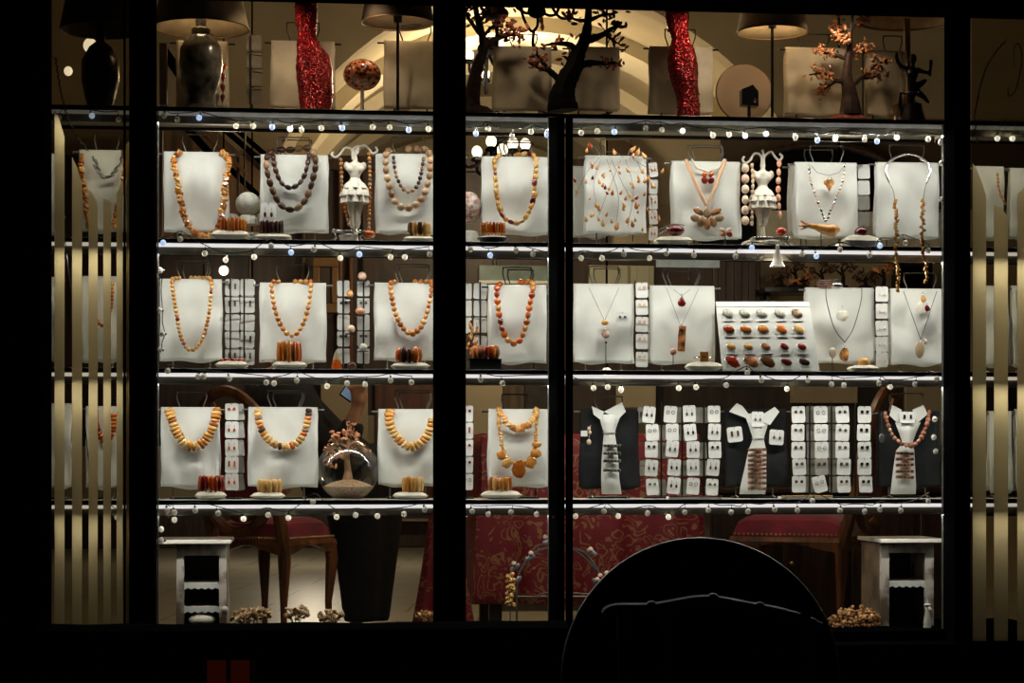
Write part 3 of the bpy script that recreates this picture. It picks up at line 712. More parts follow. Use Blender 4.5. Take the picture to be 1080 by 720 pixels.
twig_spray('spray of small amber drops on wire twigs across a white stand', .085, lines, lv, (650, 166))
# figures with curling arms
def figure_stand(label, x, Y, row, ysh, yw, ysk, yhem, ybot, arms, skirt_w):
    zs = SHELFZ[row]; base = Vector((X(x, Y), Y, zs)); m = mpp(x, Y)
    t = thing('figurine_jewellery_stand', label, 'jewellery figurine', base)
    z = lambda py: P(x, py, Y).z-zs
    b = MB()
    b.ell((0, 0, z(ysh+7)), (9*m, 6*m, 8*m)); b.ell((-5*m, -3*m, z(ysh+8)), (4*m, 4*m, 4*m)); b.ell((5*m, -3*m, z(ysh+8)), (4*m, 4*m, 4*m))
    b.ell((-9*m, 0, z(ysh+4)), (3.2*m, 3.2*m, 4.5*m)); b.ell((9*m, 0, z(ysh+4)), (3.2*m, 3.2*m, 4.5*m))
    b.lathe([(4.2*m, z(ysk)), (4.6*m, z(yw)), (7*m, z(ysh+9)), (7*m, z(ysh+3)), (2.6*m, z(ysh)), (2.4*m, z(ysh-6))], seg=14)
    part('torso', b, IVORY, t, remesh=.0032)
    b = MB(); w = skirt_w*m/2
    for i, (ya, yb, wa, wb) in enumerate(((ysk-2, ysk+9, .36, .85), (ysk+6, yhem-7, .7, 1.0), (yhem-13, yhem, .72, .95))):
        b.lathe([(w*wa*.9, z(ya)), (w*wa*1.15, z(ya+3)), (w*(wa+wb)/2*1.05, z((ya+yb)/2)), (w*wb, z(yb)), (w*wb*.86, z(yb)-.001), (w*wa*.8, z((ya+yb)/2)+.002)], seg=44, ruffle=.10, nr=7+i*2)
    part('skirt', b, IVORY, t)
    for s in (-1, 1):
        b = MB(); b.tube([(s*4*m, 0, z(yhem-6)), (s*4.5*m, 0, z(yhem+4)), (s*2.6*m, 0, z((yhem+ybot)/2)), (s*3*m, 0, z(ybot-8)), (s*2*m, 0, z(ybot-2))], [4.5*m, 4.2*m, 3.4*m, 3*m, 2*m], 8); part('leg', b, IVORY, t)
    b = MB(); b.lathe([(.03, 0), (.03, .006), (.012, .012), (.006, max(.02, z(ybot-2)))], seg=20); part('base', b, IVORY, t)
    for a in arms:
        b = MB(); b.tube([v-base for v in spline([P(q[0], q[1], Y) for q in a], 8)], [1.3*m]*(8*(len(a)-1)+1), 7); part('curled_arm', b, IVORY, t)
    return t
figure_stand('ivory headless lady stand with pleated skirt on second shelf, left bay', 374.5, .12, 'B', 171, 188, 190, 214, 243,
    [[(372, 168), (371, 158), (364, 156), (359, 162), (354, 166), (350, 163), (352, 160)], [(375, 168), (376, 158), (383, 153), (389, 157), (393, 162), (398, 159), (396, 155)], [(374, 166), (373, 157), (378, 154), (377, 162)]], 31)
beads('strand of small tan beads on left arm of the ivory lady stand, left bay', 'necklace', [(359, 166), (360, 180), (361, 200), (364, 220), (369, 240)], 4.6, 'ball', [CREAMB, AMB], (4.2, 4.2), .105, 'bead strands on the figurines')
beads('strand of small tan beads on right arm of the ivory lady stand, left bay', 'necklace', [(389, 160), (390, 180), (390, 205), (389, 242)], 4.6, 'ball', [CREAMB, AMB], (4.2, 4.2), .105, 'bead strands on the figurines')
figure_stand('ivory headless lady stand with ruffled skirt on second shelf, right bay', 804.5, .13, 'B', 180, 196, 198, 220, 240,
    [[(803, 176), (803, 165), (796, 162), (791, 169), (786, 172), (783, 168), (785, 165)], [(806, 176), (806, 166), (813, 160), (818, 166), (822, 169), (825, 165), (822, 162)], [(804, 174), (805, 163), (804, 158)]], 29)
beads('strand of large flat cream ovals on left arm of the ruffled lady stand', 'necklace', [(786, 172), (786, 190), (786, 215), (786, 237)], 11, 'oval', [PEARL], (9, 8.6), .11, 'bead strands on the figurines')
beads('thin strand of pale beads behind the flat cream ovals', 'necklace', [(793, 172), (794, 195), (793, 238)], 5.5, 'nugget', [PEARL], (4.5, 5), .118, 'bead strands on the figurines')
beads('strand of pink teardrop beads on right arm of the ruffled lady stand', 'necklace', [(822, 168), (821, 190), (821, 210), (823, 230)], 9, 'oval', [mat('rose_bead', (.8, .45, .32), .25, rand=[(.8, .4, .25), (.85, .58, .45)])], (5.5, 7), .11, 'bead strands on the figurines')
# trays, pillows, bracelets, small goods on B
hb = pillow('cream pillow arched under an amber bracelet, left end of second shelf', 222, 264, 244.5, 252.5, .05, 'B')
bracelet('orange amber bracelet of upright slabs with a pale bead, left end of second shelf', 232, 260, 232, 246, [AMBO, AMB, AMBO], 11, Y=.05, base=ZB+hb*.9)
hb = pillow('cream pillow under the dark brown slab bracelet', 268, 308, 247, 252.5, .05, 'B')
bracelet('dark brown bracelet of tall slabs below the brown bead necklaces', 274, 299, 233, 247, [mat('dark_amber_slab', (.05, .018, .012), .18, var=.5, scale=50, coat=.5)], 8, Y=.05, base=ZB+hb*.9)
card('white card with a pair of dark drop earrings above the dark bracelet', 283, 226, 17, 24, .02, .085, 'drop', DARKB.copy())
def lump(name, label, cat, x, y, rx, ry, Y, m, parts=(), row='B'):
    c = P(x, y, Y); k_ = mpp(x, Y); t = thing(name, label, cat, c)
    b = MB(); b.ell((0, 0, 0), (rx*k_, rx*k_*.95, ry*k_), u=20, w=14); part('body', b, m, t); return t
t = lump('stone_ball', 'smooth pale stone ball resting on knitted ring between two necklace stands', 'ornament', 261.5, 215, 13, 12.5, .16, STONE)
b = MB(); b.lathe([(.034, -.068), (.034, -.05), (.03, -.043), (.02, -.036), (.015, -.04)], seg=24); part('stem', b, STONE, t)
for xx, lb in ((245, 'left'), (274, 'right')):
    t = lump('pebble', 'pale oval stone %s of and below the stone ball' % lb, 'ornament', xx, 231, 7.5, 6, .17, STONE)
t = thing('knitted_ring', 'grey speckled knitted ring beneath the pale stone ball', 'ornament', (X(263, .15), .15, ZB))
b = MB(); b.lathe([(.036, 0), (.042, .012), (.040, .03), (.034, .036), (.02, .036)], seg=24); part('band', b, mat('speckled_knit', (.30, .29, .23), .9, var=.5, scale=160, bump=.6), t)
hb = pillow('small cream pillow below the mottled round bead necklace', 425, 458, 247.5, 252.5, .05, 'B')
bracelet('bracelet of brown and cream slabs below the mottled round bead necklace', 430, 455, 235, 248, [BROWNB, BUTTER], 7, Y=.05, base=ZB+hb*.9)
# metal tray below the figure
def ring_tray(label, x0, x1, y0, y1, Y, row):
    zs = SHELFZ[row]; xm = (X(x0, Y)+X(x1, Y))/2; w = X(x1, Y)-X(x0, Y); h = (y1-y0)*mpp(x0, Y)
    t = thing('ring_tray', label, 'tray', (xm, Y, zs))
    b = MB(); b.box((0, 0, h), (w, .055, .004)); part('tray_top', b, SILVER, t, bevel=.0012)
    for s in (-1, 1):
        for e in (-1, 1):
            b = MB(); b.tube([(s*w*.42, e*.02, h), (s*w*.36, e*.022, h*.5), (s*w*.47, e*.024, .001)], .003, 6); part('leg', b, SILVER, t)
    b = MB(); b.lathe([(w*.22, 0), (w*.3, h*.6), (w*.1, h*.95)], seg=16); part('bowl', b, IVORY, t)
ring_tray('little silver footed tray at the feet of the ivory lady stand', 350, 385, 241, 252, .045, 'B')
t = lump('amber_lump', 'small bright orange amber lump beside the silver footed tray', 'amber', 389, 247, 7, 4.5, .045, AMBO)
# mosaic egg behind the pier
t = lump('mosaic_ball', 'white ball with rust red mosaic flecks just right of the central pier', 'ornament', 494, 219, 14, 17, .15, mat('mosaic_white_rust', (.72, .68, .62), .35, col2=(.30, .07, .025), scale=75, var=.1))
t = thing('ornament_stand', 'speckled pale cushion base under the rust flecked mosaic ball', 'stand', (X(494, .15), .15, ZB))
b = MB(); b.lathe([(.036, 0), (.038, .03), (.03, .05), (.02, .052)], seg=24); part('body', b, STONE, t)
t = thing('dark_dish', 'shallow dark dish with pale rim under the orange slab bracelet', 'dish', (X(520, .05), .05, ZB))
b = MB(); b.lathe([(.02, 0), (.035, .004), (.052, .014), (.054, .017)], seg=28); part('dish', b, BLACKG, t)
b = MB(); b.lathe([(.012, .010), (.048, .017), (.044, .021), (.0, .022)], seg=28); part('lining', b, PILLOW, t)
bracelet('orange amber slab bracelet on a dark dish right of the central pier', 507, 533, 235, 246.5, [AMBO, AMB], 12, Y=.05, base=ZB+.021)
# S6 goods
pendant('pale cord necklace with fan shaped brown amber flower', [[(723, 168), (732, 190), (745, 217)], [(765, 168), (757, 190), (746, 217)]], .1, [(737, 223, 13, 7, mat('brown_petal', (.34, .17, .075), .3, var=.4, scale=60), 'e', .5), (755, 223, 13, 7, MATS['brown_petal'], 'e', -.5), (733, 230, 10, 8, mat('smoky_amber', (.30, .18, .09), .3, var=.3), 'e', .2), (759, 230, 10, 8, MATS['smoky_amber'], 'e', -.2), (740, 234, 8, 12, MATS['brown_petal'], 'e', .4), (752, 234, 8, 12, MATS['brown_petal'], 'e', -.4), (746, 236, 8, 13, MATS['brown_petal'], 'e', 0), (746, 225, 9, 10, MATS['smoky_amber'], 'e', 0)], cordm=mat('peach_cord', (.70, .42, .24), .7), r=.0062)
pendant('cream ribbon choker with small red amber butterfly', [[(729, 168), (735, 177), (746, 181)], [(764, 168), (758, 177), (746, 181)]], .105, [(743, 184, 6, 5, AMBO, 'e', .5), (750, 184, 6, 5, AMBO, 'e', -.5), (743, 190, 7, 8, CHERRY, 'e', -.4), (750, 190, 7, 8, CHERRY, 'e', .4)], cordm=PILLOW, r=.0045)
hb = pillow('cream pillow under the red amber clasp bracelet', 690, 729, 250, 257, .05, 'B')
t = lump('amber_clasp', 'deep red amber clasp bracelet on cream pillow left of the flower pendant', 'bracelet', 712, 243, 10, 6, .05, CHERRY)
b = MB()
for s in (-.008, .008): b.tube(spline([(-.05, .006, -.002+s), (-.02, -.018, .012+s*.6), (.01, -.02, .013+s*.6), (.03, -.008, .008+s)], 8), .0018, 6)
part('silver_band', b, SILVER, t)
def ring_post(label, x, y0, Y, row, shapes, bare=False):
    zs = SHELFZ[row]; base = Vector((X(x, Y), Y, zs)); H = P(x, y0, Y).z-zs; k_ = mpp(x, Y)
    t = thing('ring_post', label, 'ring holder', base, 'little ring holders')
    b = MB(); b.lathe([(.010, 0), (.010, .003), (.0015, .005), (.0013, H)], seg=10); part('post', b, DWIRE, t)
    for dx, dy, w, h, m, rt in shapes:
        b = MB(); b.ell((dx*k_, -.003, H-dy*k_), (w*k_/2, .005, h*k_/2), Matrix.Rotation(rt, 3, 'Y')); part('ring', b, m, t)
ring_post('little black post with white and amber butterfly ring below the flower pendant', 765, 243, .06, 'B', [(-3, 0, 8, 5, PEARL, .6), (3, 0, 8, 5, PEARL, -.6), (-3, 4, 6, 5, LEAFA, -.4), (4, 4, 7, 6, CHERRY, .5)])
ring_tray('tilted silver brooch rack on the knitted boat beneath the ruffled lady', 792, 833, 238, 247, .052, 'B')
t = thing('woven_boat', 'long woven cream boat shaped pad at the feet of the ruffled lady stand', 'display pad', (X(809, .052), .052, ZB))
b = MB()
def boat(u, v):
    x = (u-.5)*2; e = max(0, 1-x*x)**.5; a = PI*v; return (x*.09, -math.cos(a)*.035*e, .004+math.sin(a)*.024*e)
b.grid(boat, 25, 13); b.box((0, 0, .003), (.15, .04, .006)); part('pad', b, mat('woven_cream', (.62, .54, .40), .9, var=.4, scale=150, bump=.7), t)
t = lump('amber_bead_red', 'bright red amber drop on the rack under the ruffled lady stand', 'amber', 824, 244, 5.5, 4.5, .03, mat('red_amber', (.55, .05, .02), .15, coat=.5))
t.name = 'amber_drop_charm'
t = thing('tassel', 'cream tassel hanging below second shelf in front of the ruffled lady', 'tassel', P(820, 258, -.02))
b = MB(); b.tube([(0, .012, .012), (0, 0, .004), (0, 0, 0)], .0012, 5); b.ell((0, 0, -.008), (.007, .007, .009)); part('knot', b, IVORY, t)
b = MB(); b.lathe([(.006, -.014), (.010, -.03), (.018, -.062), (.026, -.072), (.024, -.073)], seg=28, ruffle=.06, nr=14); part('skirt', b, IVORY, t)
# S7
beads('silver link necklace falling to a deep point over a gold fish brooch', 'necklace', [(853, 172, .11), (855, 190), (860, 206), (866, 222), (871, 233), (876, 222), (883, 206), (889, 190), (891, 172, .11)], 4.2, 'nugget', [SILVER, PEARL], (3.4, 4), .1, 'pendant necklaces')
pendant('short dark cord with a heart shaped honey amber pendant', [[(855, 174), (862, 182), (874, 185)], [(891, 174), (885, 182), (874, 185)]], .1, [(872, 192, 7, 7, LEAFB, 'e', .5), (877, 192, 6, 7, LEAFB, 'e', -.5), (874.5, 197, 7, 10, LEAFB, 'drop', PI)], cordm=DWIRE)
base = P(866, 240, .055); t = thing('amber_fish_ornament', 'honey amber fish with forked tail on a dark post', 'amber ornament', Vector((base.x, .055, ZB)))
k_ = mpp(866, .055); z0 = base.z-ZB
b = MB(); b.tube([(-14*k_, 0, z0+2*k_), (-6*k_, 0, z0+1*k_), (4*k_, 0, z0-2*k_), (13*k_, 0, z0-3*k_), (20*k_, 0, z0-1*k_)], [2.5*k_, 3.5*k_, 5.5*k_, 8*k_, 2*k_], 10); part('body', b, AMBL, t, remesh=.0025)
for a in ((-22, 7), (-24, 2), (-22, -2)):
    b = MB(); b.tube([(-13*k_, 0, z0+2*k_), (a[0]*k_, 0, z0+a[1]*k_)], [2.2*k_, .8*k_], 7); part('tail_fin', b, LEAFB, t)
b = MB(); b.lathe([(.014, 0), (.014, .003), (.0018, .005), (.0018, z0)], seg=10); part('post', b, DWIRE, t)
rack('slim black rod with grey tags between two white stands, second shelf', (910.5,), (190, 206, 222), 904, 918, 173, .15, 'B')
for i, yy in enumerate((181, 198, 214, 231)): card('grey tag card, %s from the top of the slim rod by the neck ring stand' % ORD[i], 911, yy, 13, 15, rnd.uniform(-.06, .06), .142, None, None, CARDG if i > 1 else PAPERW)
rack('slim black rod with white tags right of the amber twig spray', (685,), (188, 205, 221, 238), 681, 693, 168, .14, 'B')
for i, yy in enumerate((179, 197, 213, 229, 246)): card('white tag card, %s from the top of the rod beside the amber twig spray' % ORD[i], 689, yy, 9, 15, rnd.uniform(-.15, .15), .132, 'drop', EMS[3])
hb = pillow('plump cream pillow under the dark red amber ring, second shelf', 888, 926, 250.5, 260, .045, 'B')
t = lump('amber_ring', 'dark red amber stone ring on plump cream pillow, second shelf', 'ring', 908, 245, 7, 6, .045, CHERRY)
b = MB(); b.tube([(math.cos(q/14*2*PI)*.014, math.sin(q/14*2*PI)*.014, -.008) for q in range(15)], .002, 6); part('band', b, SILVER, t)
# S8 silver neck ring with chip tassels that pass the shelf edge
base = P(957, 175, .1); t = thing('neck_ring', 'open silver neck ring with two long amber chip tassels hanging past the shelf', 'necklace', base)
b = MB(); b.tube([v-base for v in spline([P(x, y, Y) for x, y, Y in ((938, 193, .085), (934, 182, .09), (936, 173, .10), (945, 166, .12), (958, 163, .13), (970, 166, .12), (979, 173, .10), (981, 182, .09), (977, 193, .085))], 8)], .0042, 8); part('ring', b, mat('rose_silver', (.80, .70, .68), .2, .85), t)
for xs in ([(938, 193, .085), (943, 205, .06), (945, 235, .01), (945, 258, -.022), (946, 285, -.022), (948, 308, -.022)], [(977, 193, .085), (974, 208, .06), (973, 235, .01), (974, 258, -.022), (976, 280, -.022), (978, 299, -.022)]):
    path = spline([P(x, y, Y) for x, y, Y in xs], 8); b = MB(); b.tube([p-base for p in path], .0013, 5); part('cord', b, DWIRE, t)
    for p, d in along(path, .0135):
        if p.z < P(950, 208, .05).z: inst('amber_chip', unit('chip', rnd.choice([AMB, LEAFB, BUTTER])), t, p-base+Vector((rnd.uniform(-.006, .006), 0, 0)), Matrix.Rotation(rnd.uniform(0, 3), 3, 'Y'), Vector((.018, .011, .013)))

# ------------------------------------------------------------------ shelf C
stand('C1', 'C', 169, 234, 297, 382, 'white linen stand with fine amber and red bead necklace, left end of third shelf', (187, 219, 275), double=True)
beads('fine honey bead necklace with spaced dark red beads, left end of third shelf', 'necklace', [(191, 293, .125), (182, 294, .105), (182, 303), (184, 318), (187, 335), (190, 352), (196, 366), (203, 369), (211, 362), (216, 350), (220, 333), (222, 316), (223, 300), (221, 293, .11), (212, 293, .13), (200, 293, .135)], 4.4, 'ball', [AMBL, BUTTER, AMBL, BUTTER, AMBL, BUTTER, AMBL, AMBL, CHERRY], (5, 4.6), SF)
stand('C2', 'C', 274, 344, 301, 384, 'white linen stand with smooth honey bead necklace above a tall nugget bracelet', (292, 325, 279))
beads('honey amber bead necklace narrowing to a point, third shelf', 'necklace', [(296, 297, .125), (287, 298, .105), (288, 315), (291, 330), (298, 346), (307, 354), (315, 349), (322, 336), (326, 318), (328, 300), (325, 297, .115), (310, 297, .13)], 6, 'ball', [AMBL, AMB], (6, 5.8), SF, jitter=.12)
stand('C3', 'C', 395, 461, 301, 382, 'white linen stand with round honey beads left of the central pier, third shelf', (417, 452, 279), double=True)
beads('graded honey amber bead necklace left of the central pier, third shelf', 'necklace', [(418, 297, .125), (412, 299, .105), (414, 318), (418, 333), (425, 346), (434, 352), (443, 346), (449, 334), (453, 318), (456, 299, .105), (450, 297, .12), (434, 297, .135)], 5.8, 'ball', [AMBL, AMB], (5.8, 5.6), SF, jitter=.12, swell=.15)
stand('C4', 'C', 515, 576, 303, 384, 'white linen stand with the big orange amber ball necklace', (531, 560, 282), wire=DWIRE, double=True)
beads('necklace of big glossy orange and red amber balls', 'necklace', [(528, 298, .125), (524, 305, .10), (525, 320), (527, 335), (531, 351), (538, 361), (546, 361), (552, 352), (556, 337), (559, 320), (562, 304, .10), (560, 297, .12), (545, 298, .135)], 7.2, 'ball', [AMBO, AMB, AMBO, CHERRY], (7.4, 7.4), SF)
stand('C5', 'C', 605, 668, 302, 384, 'white linen stand with a thin chain of two pale drops', (622, 652, 281), double=True)
pendant('thin chain with cream bead and pinkish pendant on third shelf', [[(621, 303), (637, 337)], [(653, 303), (638, 337)]], .1, [(638, 340, 8, 6, BUTTER, 'e', 0), (639, 352, 9, 10, mat('pink_quartz', (.6, .4, .32), .3, var=.4, scale=60), 'rock', 0)])
ring_post('bare black ring post in front of the two pale drops', 639, 360, .06, 'C', [(0, 1, 2.5, 3, DWIRE, 0)])
card('white card with stud earrings pinned beside the two pale drops', 656.5, 336.5, 13, 15, .03, .09, 'stud', EMS[1])
stand('C6', 'C', 685, 753, 304, 385, 'white linen stand with red teardrop and long violet amber pendants', (700, 736, 284), double=True)
pendant('thin chain with a dark red teardrop pendant', [[(710, 305), (719, 312)], [(728, 305), (719, 312)]], .1, [(719, 317.5, 9, 12, CHERRY, 'drop', 0)])
pendant('thin chain with a long rough brown amber stick', [[(703, 304), (718, 344)], [(737, 304), (718.5, 344)]], .1, [(719, 357, 8, 27, mat('banded_amber', (.38, .14, .05), .3, var=.6, scale=50), 'slab', .06)])
ring_post('black ring post with pink oval ring in front of the long amber stick', 710, 371, .055, 'C', [(0, 0, 7, 8, mat('pink_opal', (.62, .3, .22), .25), .2)])
hb = pillow('cream pillow under the square honey stone bangle', 723, 761, 383, 390.5, .05, 'C')
t = thing('bangle', 'silver bangle with a square honey amber stone on cream pillow', 'bracelet', Vector((X(741.5, .05), .05, max(ZC+hb, P(741, 384, .05).z))))
k_ = mpp(741, .05); b = MB(); b.box((0, -.02, 5.5*k_), (9*k_, .006, 11*k_)); part('stone', b, AMBL, t, bevel=.002)
b = MB(); b.tube([(math.cos(q/24*2*PI)*9*k_, math.sin(q/24*2*PI)*.02, 5*k_) for q in range(25)], .004, 8); part('band', b, SILVER, t)
stand('C7', 'C', 849, 921, 306, 384, 'white linen stand with black cord and two pale nugget pendants', None, Y=.15)
stand('C8', 'C', 938, 994, 307, 386, 'white linen stand with silver chain and tan oval pendant, right end of third shelf', (954, 987, 288))
pendant('black cord with an orange nugget pendant near the bottom', [[(871, 302), (872, 318), (880, 346), (891, 361)], [(909, 302), (908, 318), (900, 346), (891, 361)]], .1, [(891, 374, 11, 15, LEAFB, 'rock', 0)], cordm=DWIRE, r=.0014)
pendant('cream triangular nugget pendant inside the black cord', [[(888, 322), (889, 327)]], .1, [(889, 333, 13, 11, IVORY, 'rock', .2)])
ring_post('black ring post with pale shell ring by the orange nugget', 878, 372, .07, 'C', [(0, 0, 8, 11, PEARL, 0)])
pendant('silver chain with a tan oval pendant', [[(953, 307), (971, 358)], [(988, 307), (971, 358)]], .1, [(970, 369, 10, 18, mat('tan_stone', (.50, .36, .22), .35, var=.2), 'e', .05), (976, 361, 4, 4, PEARL, 'e', 0)], cordm=SILVER, r=.0012)
pendant('cream and red nugget pendant above the tan oval', [[(973, 307), (973, 316)]], .1, [(978, 325, 6, 7, CHERRY, 'rock', 0), (971, 325, 10, 13, IVORY, 'rock', .1), (974, 315, 6, 8, BUTTER, 'rock', 0)])
t = thing('bangle_box', 'small stack of pink and silver bangles above the black cord pendant', 'bracelets', P(876, 305, .15))
b = MB()
for i in range(4): b.box((-.022, 0, .006+i*.008), (.045, .03, .003))
part('pink_bars', b, mat('rose_metal', (.6, .35, .3), .3, .6), t)
b = MB(); b.ell((.022, 0, .016), (.022, .02, .018), u=9, w=6); b.v = [tuple(Vector(v)*(1+.2*noise.noise(Vector(v)*120))) for v in b.v]; part('silver_cluster', b, SILVER, t)
hb = pillow('cream pillow under the orange nugget ring, third shelf', 895, 925, 386, 391.5, .045, 'C')
t = lump('amber_ring', 'orange amber nugget ring on cream pillow, third shelf', 'ring', 911, 382, 7, 5.5, .045, AMBL)
# racks on C
rack('card rack with two black rods left of the honey bead necklace', (243, 257.5), (313, 331, 349, 368), 237, 269, 294, .13, 'C')
for c_, xx in enumerate((245, 261)):
    for i, yy in enumerate((303, 321, 340, 358, 376)): card('white card in the %s column, %s down, two rod rack on third shelf' % (ORD[c_], ORD[i]), xx, yy, 15, 17.5, rnd.uniform(-.08, .08), .145+.004*c_, 'bar' if rnd.random() < .5 else None, EMS[1])
hb = pillow('cream pillow under the coral stick bracelet', 227, 262, 382, 388.5, .05, 'C')
t = thing('coral_bracelet', 'flat coral red bracelet lying on cream pillow by the two rod rack', 'bracelet', (X(245, .05), .05, ZC+hb))
for i in range(7): inst('bead', unit('slab', CHERRY if i % 2 else mat('coral', (.5, .06, .03), .3)), t, ((i-3)*.011, -.012, .003), Matrix.Rotation(PI/2, 3, 'Y'), (.011, .014, .011))
hb = pillow('cream pillow under the tall amber nugget bracelet, third shelf', 287, 324, 383, 389.5, .05, 'C')
bracelet('tall bracelet of long orange amber nuggets, third shelf', 292, 318, 362, 383, [AMBO, AMB], 8, 'nugget', Y=.05, base=ZC+hb*.9)
for xa, xb, xr in ((355.5, 369, 362), (376.5, 390, 383.5)):
    rack('narrow one rod card rack, %s of the pair before the framed portrait' % ('left' if xa < 370 else 'right'), (xr,), (314, 331, 349, 367), xa, xb, 294, .13, 'C')
    for i, yy in enumerate((304, 322, 340, 357, 375)): card('white card, %s down the %s rack of the pair before the portrait' % (ORD[i], 'left' if xa < 370 else 'right'), (xa+xb)/2, yy, 13, 16.5, rnd.uniform(-.02, .02), .14, 'stud' if i % 2 else None, EMS[1])
for x, y, w, h, m, lb in ((382, 291, 9, 9, mat('rose_pearl', (.62, .40, .30), .2, var=.3), 'round rose pearl perched on top of the right card rack'), (369, 310, 7, 9, LEAFB, 'small orange amber ring standing on the left card rack'), (380, 328, 10, 9, mat('copper_stone', (.55, .26, .16), .25), 'copper pink stone ring on a bracket of the right card rack'), (370, 347, 9, 9, PEARL, 'cream shell ring between the two narrow card racks'), (383, 366, 9, 8, STONE, 'grey crumbly stone ring low on the right card rack')):
    t = lump('cocktail_ring', lb, 'ring', x, y, w/2, h/2, .1, m)
    b = MB(); b.box((0, .012, -h/2*mpp(x, .1)-.001), (.034, .04, .0018)); part('bracket', b, DWIRE, t)
t = thing('amber_cone', 'orange amber cone with a pale tip at the foot of the left card rack', 'amber', (X(355, .06), .06, ZC))
b = MB(); b.lathe([(.017, 0), (.018, .01), (.013, .032)], seg=12); part('cone', b, AMBO, t); b = MB(); b.lathe([(.013, .032), (.008, .05), (.001, .066)], seg=12); part('tip', b, mat('olive_tip', (.30, .24, .12), .4), t)
t = lump('amber_nugget', 'small brown amber nugget between the feet of the card racks', 'amber', 371, 386, 5, 5, .06, BROWNB)
hb = pillow('cream pillow under the dark banded amber bracelet left of the pier', 412, 453, 384, 390, .05, 'C')
bracelet('bracelet of dark banded amber ovals left of the central pier', 418, 445, 368, 384, [MATS['banded_amber'], BROWNB, AMBO], 6, 'oval', Y=.05, base=ZC+hb*.9)
rack('card rack with one black rod just right of the central pier, third shelf', (506.5,), (316, 334, 351), 494, 513, 297, .15, 'C')
for i, yy in enumerate((307, 325, 343, 362)):
    card('white card, %s down the rack right of the central pier, third shelf' % ORD[i], 506.5, yy, 14, 16.5, rnd.uniform(-.08, .08), .158, None, None)
    if i < 3: card('partly hidden white card by the central pier, %s down, third shelf' % ORD[i], 493, yy, 9, 16.5, 0, .165, None, None)
twig_spray('dark wire cluster of amber chips beside the dark bracelet box', .10, [[(497, 375), (496, 355), (498, 335)], [(498, 372), (502, 355), (503, 340)]], [(495+rnd.uniform(-2, 9), rnd.uniform(333, 372), rnd.uniform(4, 7)) for i in range(22)], (498, 376))
t = thing('display_box', 'low black velvet box under the dark amber bracelet', 'box', (X(511, .05), .05, ZC)); w = X(528, .05)-X(494, .05)
b = MB(); b.box((0, 0, .018), (w, .07, .036)); part('box', b, DARKCLOTH, t, bevel=.002)
b = MB(); b.box((0, -.0005, .035), (w*1.01, .0715, .003)); part('lid_edge', b, BLACKG, t)
bracelet('dark cherry amber bracelet on the low black box', 498, 526, 365, 379, [CHERRY, MATS['banded_amber'], AMBO], 6, 'oval', Y=.05, base=ZC+.0365)
rack('narrow rack of shell ring cards between two white stands, third shelf', (670,), (316, 333, 351, 369), 668, 685, 296, .12, 'C')
for i, yy in enumerate((306, 324, 342, 360, 379)): card('pale card with a shell ring, %s down the narrow rack, third shelf' % ORD[i], 677, yy, 13, 16, rnd.uniform(-.05, .05), .11, 'square', PEARL)
rack('narrow rack of shell cards left of the tan oval pendant stand', (924,), (319, 337, 354, 371), 922, 937, 300, .12, 'C')
for i, yy in enumerate((310, 328, 346, 363, 379)): card('pale card with a shell, %s down the rack by the tan oval pendant' % ORD[i], 930, yy, 13, 16, rnd.uniform(-.05, .05), .11, 'drop', IVORY)
t = thing('shelf_sign', 'blank pale sign plate hung above the red teardrop pendant stand', 'sign', P(725.5, 276.5, .20)); w = X(759, .2)-X(692, .2)
b = MB(); b.box((0, 0, 0), (w, .004, 11*mpp(725, .2))); part('plate', b, mat('pale_plate', (.55, .56, .50), .4, emit=.12, ecol=(.9, .95, .85)), t, bevel=.001)  # plate emits faintly, brightness put into its material
b = MB(); b.box((.005, .004, -.035), (.006, .004, .05)); part('stem', b, STEEL, t)
# brooch board
TL, TR, BL, BR = P(755, 318, .085), P(853, 318, .085), P(762, 391, .03), P(864.5, 391, .03)
for v in (BL, BR): v.z = max(v.z, ZC+.003)
t = thing('brooch_board', 'sloping white board holding four rows of brooches', 'display board', (BL+BR)/2); o0 = (BL+BR)/2
nrm = (TR-TL).cross(TL-BL).normalized()
def bp(u, v, off=0): return (BL.lerp(BR, u)).lerp(TL.lerp(TR, u), v)+nrm*off-o0
if bp(.5, .5, 1).y > bp(.5, .5, 0).y: nrm = -nrm
b = MB(); vs = [bp(u, v, f) for f in (0, -.006) for u, v in ((0, 0), (1, 0), (1, 1), (0, 1))]; b.add(vs, [(0, 1, 2, 3), (7, 6, 5, 4), (0, 4, 5, 1), (1, 5, 6, 2), (2, 6, 7, 3), (3, 7, 4, 0)]); part('board', b, PAPERW, t, smooth=False)
b = MB(); b.tube([bp(0, .93, .001), bp(1, .93, .001)], .0012, 5); part('ridge', b, PAPERW, t)
b = MB(); b.tube([bp(.5, .8, -.006), Vector((0, .11, .002))], .003, 6); part('strut', b, DWIRE, t)
WQ = mat('pale_quartz', (.50, .47, .38), .3, var=.25, scale=80)
cols = [[WQ]*4+[mat('striped_agate', (.35, .22, .13), .3, var=.7, scale=60)], [AMBO, AMB, AMB, AMBO, BUTTER], [BUTTER, BUTTER, MATS['banded_amber'], CHERRY, CHERRY], [CHERRY, MATS['banded_amber'], BROWNB, CHERRY, DARKB]]
names = [['pale quartz', 'pale quartz', 'pale quartz', 'pale striped', 'dark striped'], ['orange amber', 'round amber', 'orange amber', 'orange amber', 'yellow half moon'], ['honey leaf', 'honey', 'honey striped', 'slim red', 'small red'], ['large dark red', 'large brown', 'square dark striped', 'round red', 'small black']]
